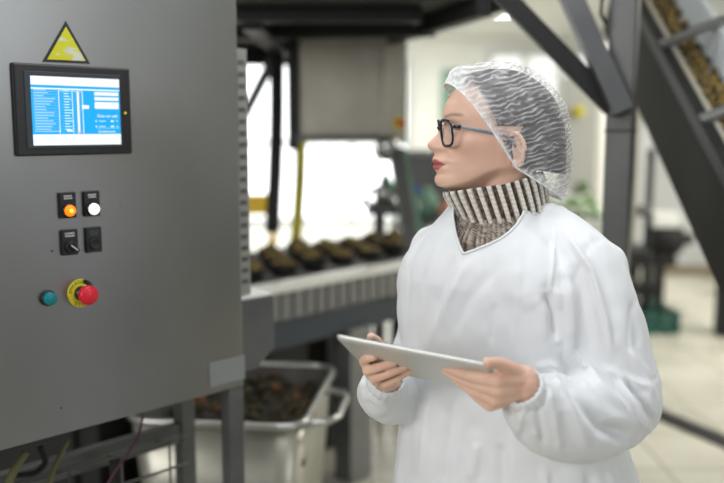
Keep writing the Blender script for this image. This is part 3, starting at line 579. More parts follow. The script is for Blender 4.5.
# drain channel across the floor
dr = MB(); a, b = at(640,402,1), at(724,440,1)
def fl_(px, py):
    d = at(px,py,1.0)-np.array([0,0,EYE]); return np.array([0,0,EYE]) + d*(-EYE/d[2])
a, b = fl_(600,390), fl_(800,474); dr.beam(a+np.array([0,0,0.004]), b+np.array([0,0,0.004]), 0.13, 0.012); o = dr.build('drain_channel', M['rubber']); tag(o, 'dark drain channel crossing the wet tiled floor', 'drain')
# ------------------------------------------------------------------ the woman
def voxel(mb, size, iters, fac=0.5, name='tmp'):
    me = mb.mesh(name, []); o = bpy.data.objects.new(name, me); C.objects.link(o)
    r = o.modifiers.new('r', 'REMESH'); r.mode = 'VOXEL'; r.voxel_size = size; r.use_smooth_shade = True
    s = o.modifiers.new('s', 'SMOOTH'); s.factor = fac; s.iterations = iters
    dg = bpy.context.evaluated_depsgraph_get(); dg.update()
    out = bpy.data.meshes.new_from_object(o.evaluated_get(dg)); bpy.data.objects.remove(o); bpy.data.meshes.remove(me)
    out.polygons.foreach_set('use_smooth', [True]*len(out.polygons)); return out
def verts(me): a = np.empty(len(me.vertices)*3); me.vertices.foreach_get('co', a); return a.reshape(-1,3)
def norms(me): a = np.empty(len(me.vertices)*3); me.vertices.foreach_get('normal', a); return a.reshape(-1,3)
def setv(me, a): me.vertices.foreach_set('co', np.asarray(a, float).ravel()); me.update()
def colour_attr(me, cols):
    at_ = me.color_attributes.new('tint', 'FLOAT_COLOR', 'POINT'); at_.data.foreach_set('color', np.c_[cols, np.ones(len(cols))].ravel())
def use_tint(m):
    n = m.node_tree.nodes; a = n.new('ShaderNodeAttribute'); a.attribute_name = 'tint'; m.node_tree.links.new(a.outputs['Color'], n['Principled BSDF'].inputs['Base Color'])
I = np.interp
# head frame: u forward, w her left (towards camera), h up; millimetres from the eye level of the mid-plane
YAW = math.radians(3); HF = np.array([-math.cos(YAW), -math.sin(YAW), 0]); HL = np.array([math.sin(YAW), -math.cos(YAW), 0]); HO = at(500, 128, 1.62)
def H(u, w_, h): return HO + (np.multiply.outer(u, HF) + np.multiply.outer(w_, HL) + np.multiply.outer(h, Z)) * 0.001
def Hinv(Pw): d = (Pw - HO) * 1000; return d @ HF, d @ HL, d @ Z
FB = np.array([(-250,30),(-150,34),(-118,90),(-110,104),(-99,111),(-85,110),(-75,110),(-62,110),(-53,107),(-44,104),(-30,101),(-13,100),(4,102),(21,106),(45,103),(60,95),(68,90),(80,72),(90,44),(96,5)])
PR = np.array([(-250,30),(-150,34),(-122,82),(-114,110),(-108,119),(-99,123.5),(-92,122.5),(-85.5,118),(-80,122),(-75,126.5),(-71.5,127),(-68.5,123),(-67,122.5),(-65,126),(-61.5,130),(-57,127.5),(-53,125.5),(-47,125),(-44,127),(-40,133),(-36,137),(-31,138),(-27,136),(-20,129),(-13,121.5),(-4,114.5),(3,109),(8,107.5),(14,108.5),(21,109),(32,108.5),(45,104),(60,95.5),(68,90),(80,72),(90,44),(96,5)])
SD = np.array([(-250,55),(-120,52),(-100,54),(-80,60),(-60,66),(-40,70),(-20,72.5),(0,74),(25,75),(45,72),(60,65),(72,55),(82,42),(90,27),(96,4)])
BK = np.array([(-250,66),(-100,66),(-70,72),(-45,82),(-20,90),(0,93),(30,93),(55,85),(72,70),(85,48),(92,28),(96,5)])
hz = np.concatenate([np.linspace(-250,-125,16), np.linspace(-122,60,184), np.linspace(62,96,26)])
th = np.arange(240) * 2*PI/240
TH, HZ = np.meshgrid(th, hz)
cth, sth = np.cos(TH), np.sin(TH)
fb, pr, sd, bk = (I(HZ, T[:,0], T[:,1]) for T in (FB, PR, SD, BK))
a_ = np.where(cth > 0, fb, bk); ne = np.where(cth > 0, 2.25, 2.1)
r = ((np.abs(cth)/a_)**ne + (np.abs(sth)/sd)**ne) ** (-1/ne)
wv = r*sth; front = cth > 0.2
wn = I(HZ, [-130,-99,-88,-80,-60,-52,-46,-38,-30,-15,0,12,30,60], [34,24,26,23,23,15,14,14.5,13,9.5,9.5,18,45,60])
pw = I(HZ, [-100,-80,-58,-50,-30,0], [2,2.4,2.4,2,2.2,2.2])
r = r + np.where(front, (pr-fb)*np.exp(-(np.abs(wv)/wn)**pw), 0)
def bump(w0, h0, sw, sh, amp): return np.where(cth > 0, amp*np.exp(-((np.abs(wv)-w0)/sw)**2 - ((HZ-h0)/sh)**2), 0)
r = r + bump(15,-37,6,6.5,5.5) - bump(16,-45,5,3,1.5)              # wings of the nose
r = r - bump(33,-3,17,12,4.5) + bump(32,17,18,6,3.0)               # sockets, brow
r = r + bump(52,-28,18,16,4.5) - bump(58,-62,14,18,2.0) - bump(20,-10,6,8,2.5)   # cheekbone, cheek, tear trough
r = r - bump(25,-68,6,6,2.5) - bump(0,-49,4,5,1.0) + bump(62,-78,14,14,2.0)      # mouth corners, philtrum, jaw corner
zj = -113 + 40*sstep(0, 85, np.degrees(np.abs(np.angle(np.exp(1j*TH)))))
cN = -14; rn = cN*cth + np.sqrt(np.maximum(54.0**2 - (cN*sth)**2, 1))
tj = sstep(zj-20, zj+4, HZ); back = sstep(-0.1, -0.7, cth); tj = np.maximum(tj, back); r = rn*(1-tj) + r*tj
r = np.where(HZ < -128, rn, r)
head = MB(); hp_ = H(r*cth, r*sth, HZ); head.grid(hp_, cv=True)
nv = len(th); head.f += [list(range(nv)), [(len(hz)-1)*nv+j for j in range(nv)]]; head.m += [0,0]; head.s += [True,True]
body = MB(); body.add(head.v, head.f)
for sg in (-1,1):
    body.sphere(H(89.0, sg*31, -3.5), 0.0122, 18)
    # ears
    ec = H(-14, sg*75, -38); R = np.stack([HF, HL*sg, Z], 1) @ np.array(Matrix.Rotation(-0.35,3,'Z')) @ np.array(Matrix.Rotation(0.18,3,'Y'))
    t = np.linspace(0, 2*PI, 26, endpoint=False)
    body.tube([ec + R @ np.array([0.0165*math.cos(k)*(1.0 if math.sin(k) > 0 else 0.75), 0.004*math.cos(k)*-1, 0.030*math.sin(k)]) for k in t], 0.0042, 8, closed=True)
    body.sphere(ec + R @ np.array([0.001,-0.004,0]), (0.014,0.006,0.026), 14, 0, R); body.sphere(ec + R @ np.array([0.004,0.0,-0.027]), (0.0085,0.005,0.008), 10, 0, R)
# torso
NB = np.array([0.256, 1.62, 0]); Ld = np.array([0.8,-0.6,0]); Fd = np.array([-0.6,-0.8,0])
TZ = [0.40,0.52,0.70,0.88,1.00,1.10,1.20,1.27,1.31,1.345,1.375,1.40,1.43]
TA = [0.275,0.275,0.265,0.250,0.220,0.206,0.207,0.205,0.190,0.160,0.125,0.098,0.078]
TB = [0.225,0.220,0.205,0.178,0.158,0.150,0.148,0.142,0.130,0.112,0.096,0.086,0.075]
def torso(mb, off, z0, z1, n=72, ns=60, amp=None):
    zs = np.linspace(z0, z1, ns); a = np.arange(n)*2*PI/n; rings = []
    for z in zs:
        of = off(z) if callable(off) else off; A = I(z,TZ,TA)+of; B = I(z,TZ,TB)+of; c = NB + np.array([I(z,[0.5,0.88,1.36],[0.050,0.043,0.0]), 0, 0]) + Fd*I(z,[0.9,1.2,1.36,1.43],[0.0,0.012,0.0,-0.004])
        e = 2/2.3; ca, sa = np.cos(a), np.sin(a)
        rings.append(c + Z*z + np.multiply.outer(np.sign(ca)*np.abs(ca)**e*A, Ld) + np.multiply.outer(np.sign(sa)*np.abs(sa)**e*B, Fd))
    mb.grid(np.array(rings), cv=True); o = len(mb.v)-n*ns
    mb.f += [[o+j for j in range(n)][::-1], [o+(ns-1)*n+j for j in range(n)]]; mb.m += [0,0]; mb.s += [True,True]
torso(body, -0.028, 0.84, 1.42)
def spl(rows, n=30):
    rows = np.array(rows, float); P_ = np.array([at(*q[:3]) for q in rows]); k = np.arange(len(rows)); t = np.linspace(0, len(rows)-1, n)
    out = []
    for x in t:                                   # Catmull-Rom
        i = min(int(x), len(rows)-2); f = x-i; q = [np.r_[P_[min(max(j,0),len(rows)-1)], rows[min(max(j,0),len(rows)-1),3]] for j in (i-1,i,i+1,i+2)]
        out.append(0.5*((2*q[1])+(-q[0]+q[2])*f+(2*q[0]-5*q[1]+4*q[2]-q[3])*f*f+(-q[0]+3*q[1]-3*q[2]+q[3])*f**3))
    out = np.array(out); return out[:,:3], out[:,3]
LS = [(556,246,1.57,.070),(580,272,1.535,.078),(597,312,1.505,.076),(611,360,1.485,.076),(617,399,1.465,.079),(590,416,1.425,.079),(558,416,1.38,.074),(535,405,1.345,.058),(524,390,1.318,.036)]
RS = [(436,250,1.70,.055),(430,285,1.72,.058),(425,330,1.72,.060),(412,382,1.70,.062),(393,394,1.62,.060),(382,392,1.56,.051),(386,380,1.515,.034)]
for rows, wr in ((LS,(522,384,1.312)), (RS,(387,379,1.505))):
    p_, q_ = spl(rows, 24); rr_ = I(np.linspace(0,1,24), [0,0.5,0.75,1], [0.046,0.040,0.036,0.026]); rr_ = np.minimum(rr_, q_*0.8)
    p_[-1] = at(*wr); body.tube(p_, rr_, 14); body.sphere(p_[0], rr_[0]*1.1); body.sphere(p_[-1], rr_[-1])
# hands: chains (px, py, distance, radius) rooted inside the palm
def chain(rows, n=10):
    P_ = np.array([at(*q[:3]) for q in rows]); R_ = np.array([q[3] for q in rows])
    for i in range(len(rows)-1):
        k = np.linspace(0,1,5)[:,None]; body.tube(P_[i]*(1-k)+P_[i+1]*k, R_[i]*(1-k[:,0])+R_[i+1]*k[:,0], n+2)
    for i in range(len(rows)): body.sphere(P_[i], R_[i]*1.0, 12)
LHW = (524,384,1.315)
for rows in (
    [(LHW[0],LHW[1]-5,LHW[2],.023),(498,380,1.278,.0125),(471,376,1.298,.0092),(456,371.5,1.322,.0080),(443,366.5,1.340,.0066)],
    [(LHW[0],LHW[1],LHW[2],.023),(498,390,1.282,.0125),(470,383,1.308,.0092),(456,377,1.332,.0080),(446,371,1.350,.0066)],
    [(LHW[0],LHW[1]+3,LHW[2],.022),(495,399,1.292,.0118),(473,391,1.322,.0088),(461,383,1.345,.0076),(452,376,1.362,.0064)],
    [(LHW[0],LHW[1]+5,LHW[2]+.005,.020),(490,405,1.305,.0108),(477,397,1.338,.0080),(467,388,1.360,.0068),(458,380,1.372,.0058)],
    [(LHW[0]-2,LHW[1]-2,LHW[2],.021),(513,371,1.297,.0145),(500,363.5,1.274,.0100),(487.5,362.5,1.258,.0083)],
    [(506,379,1.292,.0170),(499,391,1.292,.0150),(508,392,1.303,.0170)]): chain(rows)
RHW = (387,380,1.505)
for rows in (
    [(RHW[0],RHW[1]-5,RHW[2],.022),(369,369,1.470,.0115),(363.5,361,1.425,.0088),(368,357.5,1.405,.0086),(374,357,1.398,.0072)],
    [(RHW[0],RHW[1],RHW[2],.022),(373,376,1.478,.0115),(367,370.5,1.425,.0090),(381,366.5,1.403,.0082),(395,362.5,1.402,.0066)],
    [(RHW[0],RHW[1]+2,RHW[2],.021),(379,382,1.485,.0108),(373.5,378.5,1.430,.0086),(390,373,1.407,.0078),(406,367,1.408,.0063)],
    [(RHW[0]+1,RHW[1]+4,RHW[2],.019),(387,387,1.492,.0098),(385,384,1.440,.0078),(398,378,1.418,.0070),(411.5,370,1.416,.0056)],
    [(RHW[0],RHW[1]-8,RHW[2]+.01,.018),(383,352,1.480,.0125),(377,341,1.455,.0090),(371,337,1.425,.0078)]): chain(rows)
# hips, legs, feet
hipc = NB + np.array([0.035,0,0])
def foot(sg): return hipc + Ld*0.10*sg + Fd*(0.03*sg)
for sg in (-1,1):
    f0 = foot(sg); body.tube([hipc+Ld*0.095*sg+Z*0.92, hipc+Ld*0.10*sg+Z*0.7, hipc+Ld*0.10*sg+Z*0.48, f0+Z*0.36, f0+Z*0.10], [0.088,0.078,0.055,0.053,0.036], 16)
    body.tube([f0+Z*0.09-Fd*0.015, f0+Z*0.055+Fd*0.04, f0+Z*0.04+Fd*0.13, f0+Z*0.035+Fd*0.165], [0.036,0.036,0.032,0.018], 12)
    body.sphere(f0+Z*0.05-Fd*0.03, (0.03,0.03,0.035), 12)
bme = voxel(body, 0.0021, 4, 0.5, 'person')
V = verts(bme); u_, w_, h_ = Hinv(V); aw = np.abs(w_)
base = np.array([0.78,0.51,0.39]); cols = np.tile(base, (len(V),1))
def blend(mask, c): 
    global cols
    cols = cols*(1-mask[:,None]) + np.array(c)*mask[:,None]
hd_ = (h_ > -120) & (u_ > 20)
blend(0.45*np.exp(-((aw-50)/20)**2-((h_+34)/20)**2)*hd_, (0.66,0.33,0.25))
blend(0.4*np.exp(-(aw/18)**2-((h_+34)/10)**2)*(u_>112), (0.66,0.32,0.25))
lipw = 25*np.sqrt(np.clip(1-((h_+68)/13.5)**2, 0, 1)); blend(sstep(0,4,lipw-aw)*(u_>108)*sstep(-80,-77.5,h_)*(1-sstep(-59,-56.5,h_)), (0.47,0.135,0.125))
blend(0.8*np.exp(-((h_+67.5)/1.4)**2)*(aw<25)*(u_>106), (0.22,0.04,0.04))
browc = 19 + 5*np.sin(np.clip((aw-12)/44,0,1)*PI*0.75); blend(0.55*sstep(4.2,1.5,np.abs(h_-browc))*sstep(12,17,aw)*(1-sstep(50,58,aw))*(u_>60)*hd_, (0.10,0.055,0.035))
ex = (aw-31)/12.5; lid = (h_+4)/4.6; eye = sstep(1.0,0.75,ex**2+lid**2)*(u_>75)
blend(eye*0.9, (0.62,0.56,0.54)); blend(sstep(5.8,4.8,np.hypot(aw-27, h_+4))*eye, (0.09,0.06,0.035)); 
rim = np.exp(-((np.sqrt(ex**2+lid**2)-1)/0.20)**2)*(h_>-4)*(u_>75); blend(0.85*rim, (0.05,0.03,0.025))
hands = (V[:,2] < 1.3) & (V[:,2] > 0.9)
nz = vnoise(V, 60); cols = cols*(1+0.05*nz[:,None])
blend(0.35*np.clip(vnoise(V,45),0,1)*hands, (0.62,0.30,0.22))
colour_attr(bme, np.clip(cols,0,1))
skin = mat('skin', (0.7,0.5,0.4), 0.48, sss=0.12, spec=0.35); use_tint(skin)
bme.materials.clear(); bme.materials.append(skin)
person = link('person', bme, None, loc=tuple(np.array([hipc[0],hipc[1],0.0])))
tag(person, 'woman in white coat, ribbed turtleneck, hairnet and glasses holding a tablet', 'person')

# coat
coat = MB(); torso(coat, 0.0, 0.40, 1.43)
for rows in (LS, RS):
    p_, q_ = spl(rows, 34); coat.tube(p_, q_, 24); coat.sphere(p_[0], q_[0])
    if rows is LS: h_, r_ = spl([(538,216,1.585,.018),(553,212,1.567,.021),(575,234,1.55,.033),(600,268,1.53,.052)], 20); coat.tube(h_, r_, 16); coat.sphere(h_[0], r_[0]); coat.sphere(h_[-1], r_[-1])
    if rows is LS: coat.sphere(at(618,401,1.465), 0.079)
cme = voxel(coat, 0.0048, 14, 0.6, 'coat')
bm = bmesh.new(); bm.from_mesh(cme)
bmesh.ops.bisect_plane(bm, geom=bm.verts[:]+bm.edges[:]+bm.faces[:], plane_co=(0,0,0.5), plane_no=(0,0,-1), clear_outer=True)
bmesh.ops.subdivide_edges(bm, edges=[e for e in bm.edges if e.calc_length() > 0.003 and e.verts[0].co.z > 0.8], cuts=1, use_grid_fill=True)
bmesh.ops.smooth_vert(bm, verts=bm.verts, factor=0.5, use_axis_x=True, use_axis_y=True, use_axis_z=True)
bm.normal_update(); bm.to_mesh(cme); bm.free()
V = verts(cme); Nn = norms(cme); px, py = proj(V); camv = np.array([0,0,EYE]) - V; facing = sstep(-0.1,0.25,(Nn*camv).sum(1)/np.linalg.norm(camv,axis=1))
def dist_poly(pl, px, py):
    best = np.full(len(px), 1e9); tt = np.zeros(len(px)); n = len(pl)-1
    for i in range(n):
        ax, ay = pl[i]; bx, by = pl[i+1]; dx, dy = bx-ax, by-ay; t = np.clip(((px-ax)*dx+(py-ay)*dy)/(dx*dx+dy*dy), 0, 1)
        d = np.hypot(px-ax-t*dx, py-ay-t*dy); k = d < best; best = np.where(k, d, best); tt = np.where(k, (i+t)/n, tt)
    return best, tt
dsp = np.zeros(len(V))
# folds of the cloth: (photo polyline, height mm, half width px)
FOLDS = [
 ([(474,256),(450,296),(428,345)], 3, 6), ([(500,262),(468,300),(446,345)], -3, 9), ([(440,240),(424,290),(418,330)], 3, 7), ([(455,250),(440,300),(436,340)], -3, 6),
 ([(556,222),(553,262),(549,300)], 2.5, 3), ([(546,290),(553,312),(556,345)], -13, 8),
 ([(566,232),(592,272),(606,320),(612,350)], 6, 4), ([(580,232),(604,280),(620,330)], -2.5, 6), ([(575,270),(586,320),(590,355)], -4, 7), ([(565,265),(572,320),(570,360)], 4, 6),
 ([(520,262),(515,330)], 2, 5), ([(495,300),(490,345)], -2, 6), ([(527,240),(520,300)], -2, 8),
 ([(560,350),(577,392),(602,428),(640,438)], -15, 10), ([(574,346),(598,384),(628,412)], 9, 6), ([(600,366),(628,380),(652,388)], 5, 6), ([(612,372),(636,406),(652,436)], 8, 4), ([(622,372),(644,402),(656,424)], -7, 4),
 ([(546,384),(556,420),(560,455)], 5, 6), ([(538,392),(540,425),(544,448)], -5, 6), ([(528,398),(520,420),(515,440)], 4, 5), ([(552,372),(575,420),(590,455)], 4, 7), ([(560,368),(566,392)], -5, 5),
 ([(534,368),(550,364),(575,372)], 5, 5), ([(536,376),(556,376),(570,384)], -4, 4),
 ([(625,345),(645,372),(655,400)], 4, 6), ([(630,300),(640,350)], -3, 6),
 ([(362,378),(370,400),(392,410)], 3, 5), ([(372,385),(384,402),(402,404)], -4, 5), ([(366,372),(360,390),(366,405)], 3, 4),
 ([(435,390),(425,440),(418,483)], 4, 8), ([(455,385),(448,440),(440,500)], -4, 8), ([(478,440),(470,483)], 4, 7), ([(500,440),(505,500)], -5, 9), ([(412,400),(402,440),(395,500)], 3, 6),
 ([(545,466),(548,520)], 5, 6), ([(590,468),(596,520)], -6, 8), ([(612,464),(618,520)], 4, 7)]
for pl, amp, hw in FOLDS:
    d, t = dist_poly(pl, px, py); e = sstep(0,0.22,t)*sstep(1,0.78,t)*0.85+0.15
    hw = hw*0.8; dsp += amp*0.001*1.6*(np.exp(-(d/hw)**2) - 0.35*np.exp(-(d/(hw*2.4))**2))*e*facing
P2 = V*np.array([1,1,0.35]); dsp += 0.0030*vnoise(P2,9) - 0.0022*np.exp(-(vnoise(P2+5,7)/0.08)**2) - 0.0014*np.exp(-(vnoise(V*np.array([1,1,0.6])+1,14)/0.12)**2) + 0.0015*vnoise(P2+3,22) + 0.0010*vnoise(V*np.array([1,1,0.6]),60)
dl = np.minimum(np.linalg.norm(V-at(524,390,1.318),axis=1), np.linalg.norm(V-at(386,380,1.515),axis=1)); cuffw = sstep(0.10,0.03,dl)
dsp += 0.003*cuffw*vnoise(V,70)
below = sstep(0.98,0.6,V[:,2]); ang = np.arctan2((V-hipc)@Fd,(V-hipc)@Ld); dsp += below*0.012*np.sin(ang*9+1.3*np.sin(ang*2))
setv(cme, V + Nn*dsp[:,None])
V = verts(cme); rel = V-NB; psi = np.degrees(np.arctan2(rel@Ld, rel@Fd)); rad = np.hypot(rel@Ld, rel@Fd)
zn = 1.334 + np.where(psi > 0, 0.00092*np.minimum(psi,105)+0.035*sstep(25,95,psi), 0.0021*np.minimum(-psi,38) + 0.0003*np.clip(-psi-38,0,60))
kill = (V[:,2] > zn) & (rad < 0.145)
bm = bmesh.new(); bm.from_mesh(cme); bm.verts.ensure_lookup_table()
bmesh.ops.delete(bm, geom=[bm.verts[i] for i in np.nonzero(kill)[0]], context='VERTS')
loop = []; be = [e for e in bm.edges if e.is_boundary and e.verts[0].co.z > 1.2]
nb = {}
for e in be:
    a, b = e.verts; nb.setdefault(a, []).append(b); nb.setdefault(b, []).append(a)
cur = max(nb, key=lambda v: -v.co.z); prev = None
while cur is not None and len(loop) < 5000:
    loop.append(np.array(cur.co)); nx = [x for x in nb[cur] if x is not prev]; prev, cur = cur, (nx[0] if nx else None)
    if cur is not None and len(loop) > 3 and np.allclose(cur.co, loop[0]): break
bm.to_mesh(cme); bm.free()
cloth = mat('nonwoven_white', (0.845,0.865,0.89), 0.6, 0, spec=0.25)
n_ = cloth.node_tree.nodes; tc_ = n_.new('ShaderNodeTexCoord'); mp_ = n_.new('ShaderNodeMapping'); mp_.inputs['Scale'].default_value = (1,1,0.55); nz_ = n_.new('ShaderNodeTexNoise'); nz_.noise_type = 'RIDGED_MULTIFRACTAL'; nz_.inputs['Scale'].default_value = 8; nz_.inputs['Detail'].default_value = 3; nz_.inputs['Roughness'].default_value = 0.45; bp_ = n_.new('ShaderNodeBump'); bp_.inputs['Strength'].default_value = 0.5; bp_.inputs['Distance'].default_value = 0.012
for a, b in ((tc_.outputs['Object'], mp_.inputs[0]), (mp_.outputs[0], nz_.inputs['Vector']), (nz_.outputs['Fac'], bp_.inputs['Height']), (bp_.outputs[0], n_['Principled BSDF'].inputs['Normal'])): cloth.node_tree.links.new(a, b)
tr_ = n_.new('ShaderNodeBsdfTranslucent'); tr_.inputs[0].default_value = (0.85,0.87,0.9,1); mx_ = n_.new('ShaderNodeMixShader'); mx_.inputs[0].default_value = 0.12
cloth.node_tree.links.new(n_['Principled BSDF'].outputs[0], mx_.inputs[1]); cloth.node_tree.links.new(tr_.outputs[0], mx_.inputs[2]); cloth.node_tree.links.new(mx_.outputs[0], n_['Material Output'].inputs[0])
cme.materials.clear(); cme.materials.append(cloth); cme.polygons.foreach_set('use_smooth', [True]*len(cme.polygons))
coat_o = link('coat', cme, person); tag(coat_o, 'white disposable coat')
loop = np.array(loop)
for _ in range(10): loop = (np.roll(loop,1,0)+2*loop+np.roll(loop,-1,0))/4
MB().tube(loop[::2], 0.0028, 8, closed=True).build('neckline_hem', cloth, coat_o)
for rows in (LS, RS):                                     # gathered cuffs
    p_, q_ = spl(rows, 34); c = p_[-1]; ax = nrm(p_[-1]-p_[-4]); t = np.arange(60)*2*PI/60; x = nrm(np.cross(ax,Z)); y = np.cross(ax,x)
    ring = lambda r, z, ph: np.array([c + ax*z + (r+0.0013*math.sin(k*19+ph))*(math.cos(k)*x+math.sin(k)*y) for k in t])
    MB().grid(np.array([ring(0.034,-0.018,0), ring(0.0365,-0.008,0.5), ring(0.0360,0.0,0.8), ring(0.0350,0.008,0.5), ring(0.0330,0.013,0.4), ring(0.0290,0.011,0), ring(0.030,0.0,0)]), cv=True).build('cuff', cloth, coat_o)

# sweater: torso part, folded ribbed collar
knit = mat('brown_cream_knit', (0.4,0.35,0.3), 0.9, spec=0.1); use_tint(knit)
swm = MB(); torso(swm, lambda z: I(z,[1.30,1.35],[-0.040,-0.015]), 1.10, 1.425, 200, 150); sme = swm.mesh('sweater', []); sme.polygons.foreach_set('use_smooth',[True]*len(sme.polygons))
V = verts(sme); rel = V-NB; ang = np.arctan2(rel@Ld, rel@Fd)
st1 = np.sin(ang*60+np.sin(V[:,2]*1500)*1.1); st2 = vnoise(V,260); k = np.clip(0.45+0.35*st1+0.45*st2,0,1)
CREAM, BROWN = np.array([0.62,0.57,0.50]), np.array([0.075,0.042,0.030])
colour_attr(sme, BROWN+(CREAM-BROWN)*k[:,None]*0.8); setv(sme, V + norms(sme)*(0.0015*st1)[:,None]); sme.materials.append(knit)
sweater = link('turtleneck_sweater', sme, person); tag(sweater, 'brown and cream knitted sweater')
col_ = MB(); NA, NR = 480, 40
ctr_t, ctr_b = at(496,184,1.62), at(511,231,1.615)
ax = nrm(ctr_t-ctr_b); fx = nrm(np.array([-1,0,0]) - ax*np.dot((-1,0,0),ax)); lx = np.cross(ax, fx)
tops = at(444,192,1.62); tilt = np.dot(tops-ctr_t, ax)
rows_ = []; kk = []
for i in range(NR+16):
    t = i/NR
    a = np.arange(NA)*2*PI/NA
    if t <= 1:    # outer fold, bottom to top
        rf, rb, rl = I(t,[0,0.03,0.07,0.3,0.75,0.95,1],[0.066,0.0725,0.0765,0.0835,0.0955,0.1000,0.0985]), I(t,[0,0.03,0.07,0.3,0.8,1],[0.064,0.0705,0.0745,0.081,0.090,0.088]), I(t,[0,0.03,0.07,0.4,1],[0.064,0.0705,0.0745,0.080,0.082])
        lift = t; inn = 0; amp = 0.0026*min(1, 12*t)
    else:         # inner side going down
        q = (i-NR)/15; rf, rb, rl = 0.0985-0.010*min(1,q*2)-0.02*q, 0.088-0.009*min(1,q*2)-0.01*q, 0.082-0.010*min(1,q*2)-0.008*q; lift = 1+0.06*math.sin(min(q*2,1)*PI)-0.75*q; amp = 0.0018
    ca, sa = np.cos(a), np.sin(a); rr_ = 1/np.sqrt((ca/np.where(ca>0,rf,rb))**2+(sa/rl)**2)
    rib = np.cos(a*30); k_ = sstep(-0.35,0.35,rib)
    rr_ = rr_ + amp*(k_*2-1)
    cen = ctr_b + (ctr_t-ctr_b)*lift; dz = (tilt*1.0*np.clip(ca,-1,1))*min(1,lift) + 0.012*np.clip(-ca,0,1)*lift
    sag = -0.006*np.clip(ca,0,1)*(1-min(1,lift))
    rows_.append(cen + np.multiply.outer(rr_*ca, fx) + np.multiply.outer(rr_*sa, lx) + np.multiply.outer(dz+sag, ax)); kk.append(k_)
rows_ = np.array(rows_); col_.grid(rows_, cv=True); cme2 = col_.mesh('collar', [knit]); V = verts(cme2)
# colour by rib: nearest source ordering is kept by from_pydata (no doubles in the grid)
kk = np.array(kk).ravel(); kv = kk if len(kk) == len(V) else np.full(len(V),0.5)
ii = np.repeat(np.arange(NR+16), NA); aa = np.tile(np.arange(NA), NR+16)
stitch = 0.5+0.5*np.sin(ii*1.15*PI/2+ (aa%16 < 8)*1.2); spk = vnoise(V,420)
kv = np.clip(kv*(0.72+0.28*stitch) + 0.16*spk + 0.05, 0, 1) if len(kv) == len(ii) else kv
colour_attr(cme2, BROWN+(np.array([0.84,0.80,0.73])-BROWN)*kv[:,None])
col_o = link('rolled_collar', cme2, sweater); tag(col_o, 'wide ribbed turtleneck collar in cream and brown stripes')

# hair and hairnet share a fan about the ears
FC = np.array([-9.5, -70.0])                                        # u, h of the fan hub
SIL = np.array([(-32,63),(-27,63.5),(-18,64.5),(4,64.5),(16,67),(29,71.5),(42,79),(54,86.5),(65,92),(75,96.5),(84,100),(93,101.5),(100,103),(107,104),(114,105.5),(118,106),(123,102.5),(127,99.5)])
def fan(alpha, beta, scale, W, puff=0.0):
    R_ = I(alpha, SIL[:,0], SIL[:,1])*1.9*scale + puff; cb, sb = np.cos(beta), np.sin(beta); e = 0.72
    rad = R_*np.sign(cb)*np.abs(cb)**e; lat = W*np.sign(sb)*np.abs(sb)**e
    al = np.radians(alpha); return FC[0] - rad*np.cos(al), lat, FC[1] + rad*np.sin(al)      # image right is backwards
NAl, NBt = 260, 220
hairm = mat('dark_hair', (0.035,0.028,0.028), 0.5, 0, 0.5, 14, 0.4, (1,1,7), color2=(0.09,0.075,0.075))
B_, A_2 = np.meshgrid(np.linspace(-PI/2,PI/2,NBt), np.linspace(0,1,NAl))
al = -8 + A_2*(116+8-4*np.abs(np.sin(B_)))
u, lat, hh = fan(al, B_, 0.93, 74)
au = np.where(u > 0, I(hh, FB[:,0], FB[:,1]), I(hh, BK[:,0], BK[:,1])); sk = I(hh, SD[:,0], SD[:,1])*np.clip(1-(np.abs(u)/au)**2.2, 0, 1)**(1/2.2)+4.0
lat = np.where((hh > -12) & (np.abs(lat) > 20), np.sign(lat)*np.maximum(np.abs(lat), sk*sstep(-12,6,hh)), lat)
g = H(u, lat, hh); hm_ = MB().grid(g); hair = hm_.build('hair', hairm, person); tag(hair, 'dark brown hair pinned up under the net')
al = -31 + A_2*(126.5+31-3*np.abs(np.sin(B_))**2)
u, lat, hh = fan(al, B_, 1.0, 96)
g = H(u, lat, hh).reshape(-1,3)
# wrinkles: wavy ridges running front to back, gathered at the rims
uu, ww, h2 = u.ravel(), lat.ravel(), hh.ravel(); Af = A_2.ravel()
Q3 = np.c_[uu,ww,h2]; wav = np.sin((h2*0.66 + uu*0.20) + 4.2*vnoise(Q3,0.03) + 2.6*vnoise(Q3,0.075) + 1.2*vnoise(Q3*np.array([0.5,0.5,1]),0.2)) * (0.65+0.5*vnoise(Q3+9,0.07))
gather = np.exp(-(Af/0.07)**2) + np.exp(-((1-Af)/0.05)**2)
dsp = 0.5*wav + 1.8*vnoise(np.c_[uu,ww,h2],0.03) + gather*1.1*np.sin(B_.ravel()*46+2*vnoise(np.c_[uu,ww,h2],0.05)) + 5*np.exp(-((1-Af-0.05)/0.035)**2)*(1+0.5*vnoise(np.c_[uu,ww,h2],0.06)) + 3.5*np.exp(-((Af-0.05)/0.06)**2)
ctr = H(np.array([10.]),np.array([0.]),np.array([-5.]))[0]; dr_ = (g-ctr)/np.linalg.norm(g-ctr,axis=1)[:,None]
g = (g + dr_*dsp[:,None]*0.001).reshape(NAl,NBt,3)
netm = bpy.data.materials.new('hairnet_mesh'); netm.use_nodes = True; n = netm.node_tree.nodes; l = netm.node_tree.links
b = n['Principled BSDF']; b.inputs['Base Color'].default_value = (0.86,0.87,0.89,1); b.inputs['Roughness'].default_value = 0.6; b.inputs['Specular IOR Level'].default_value = 0.2
ua = n.new('ShaderNodeAttribute'); ua.attribute_name = 'weave'; nz_ = n.new('ShaderNodeTexNoise'); nz_.inputs['Scale'].default_value = 900; tc = n.new('ShaderNodeTexCoord'); l.new(tc.outputs['Object'], nz_.inputs['Vector'])
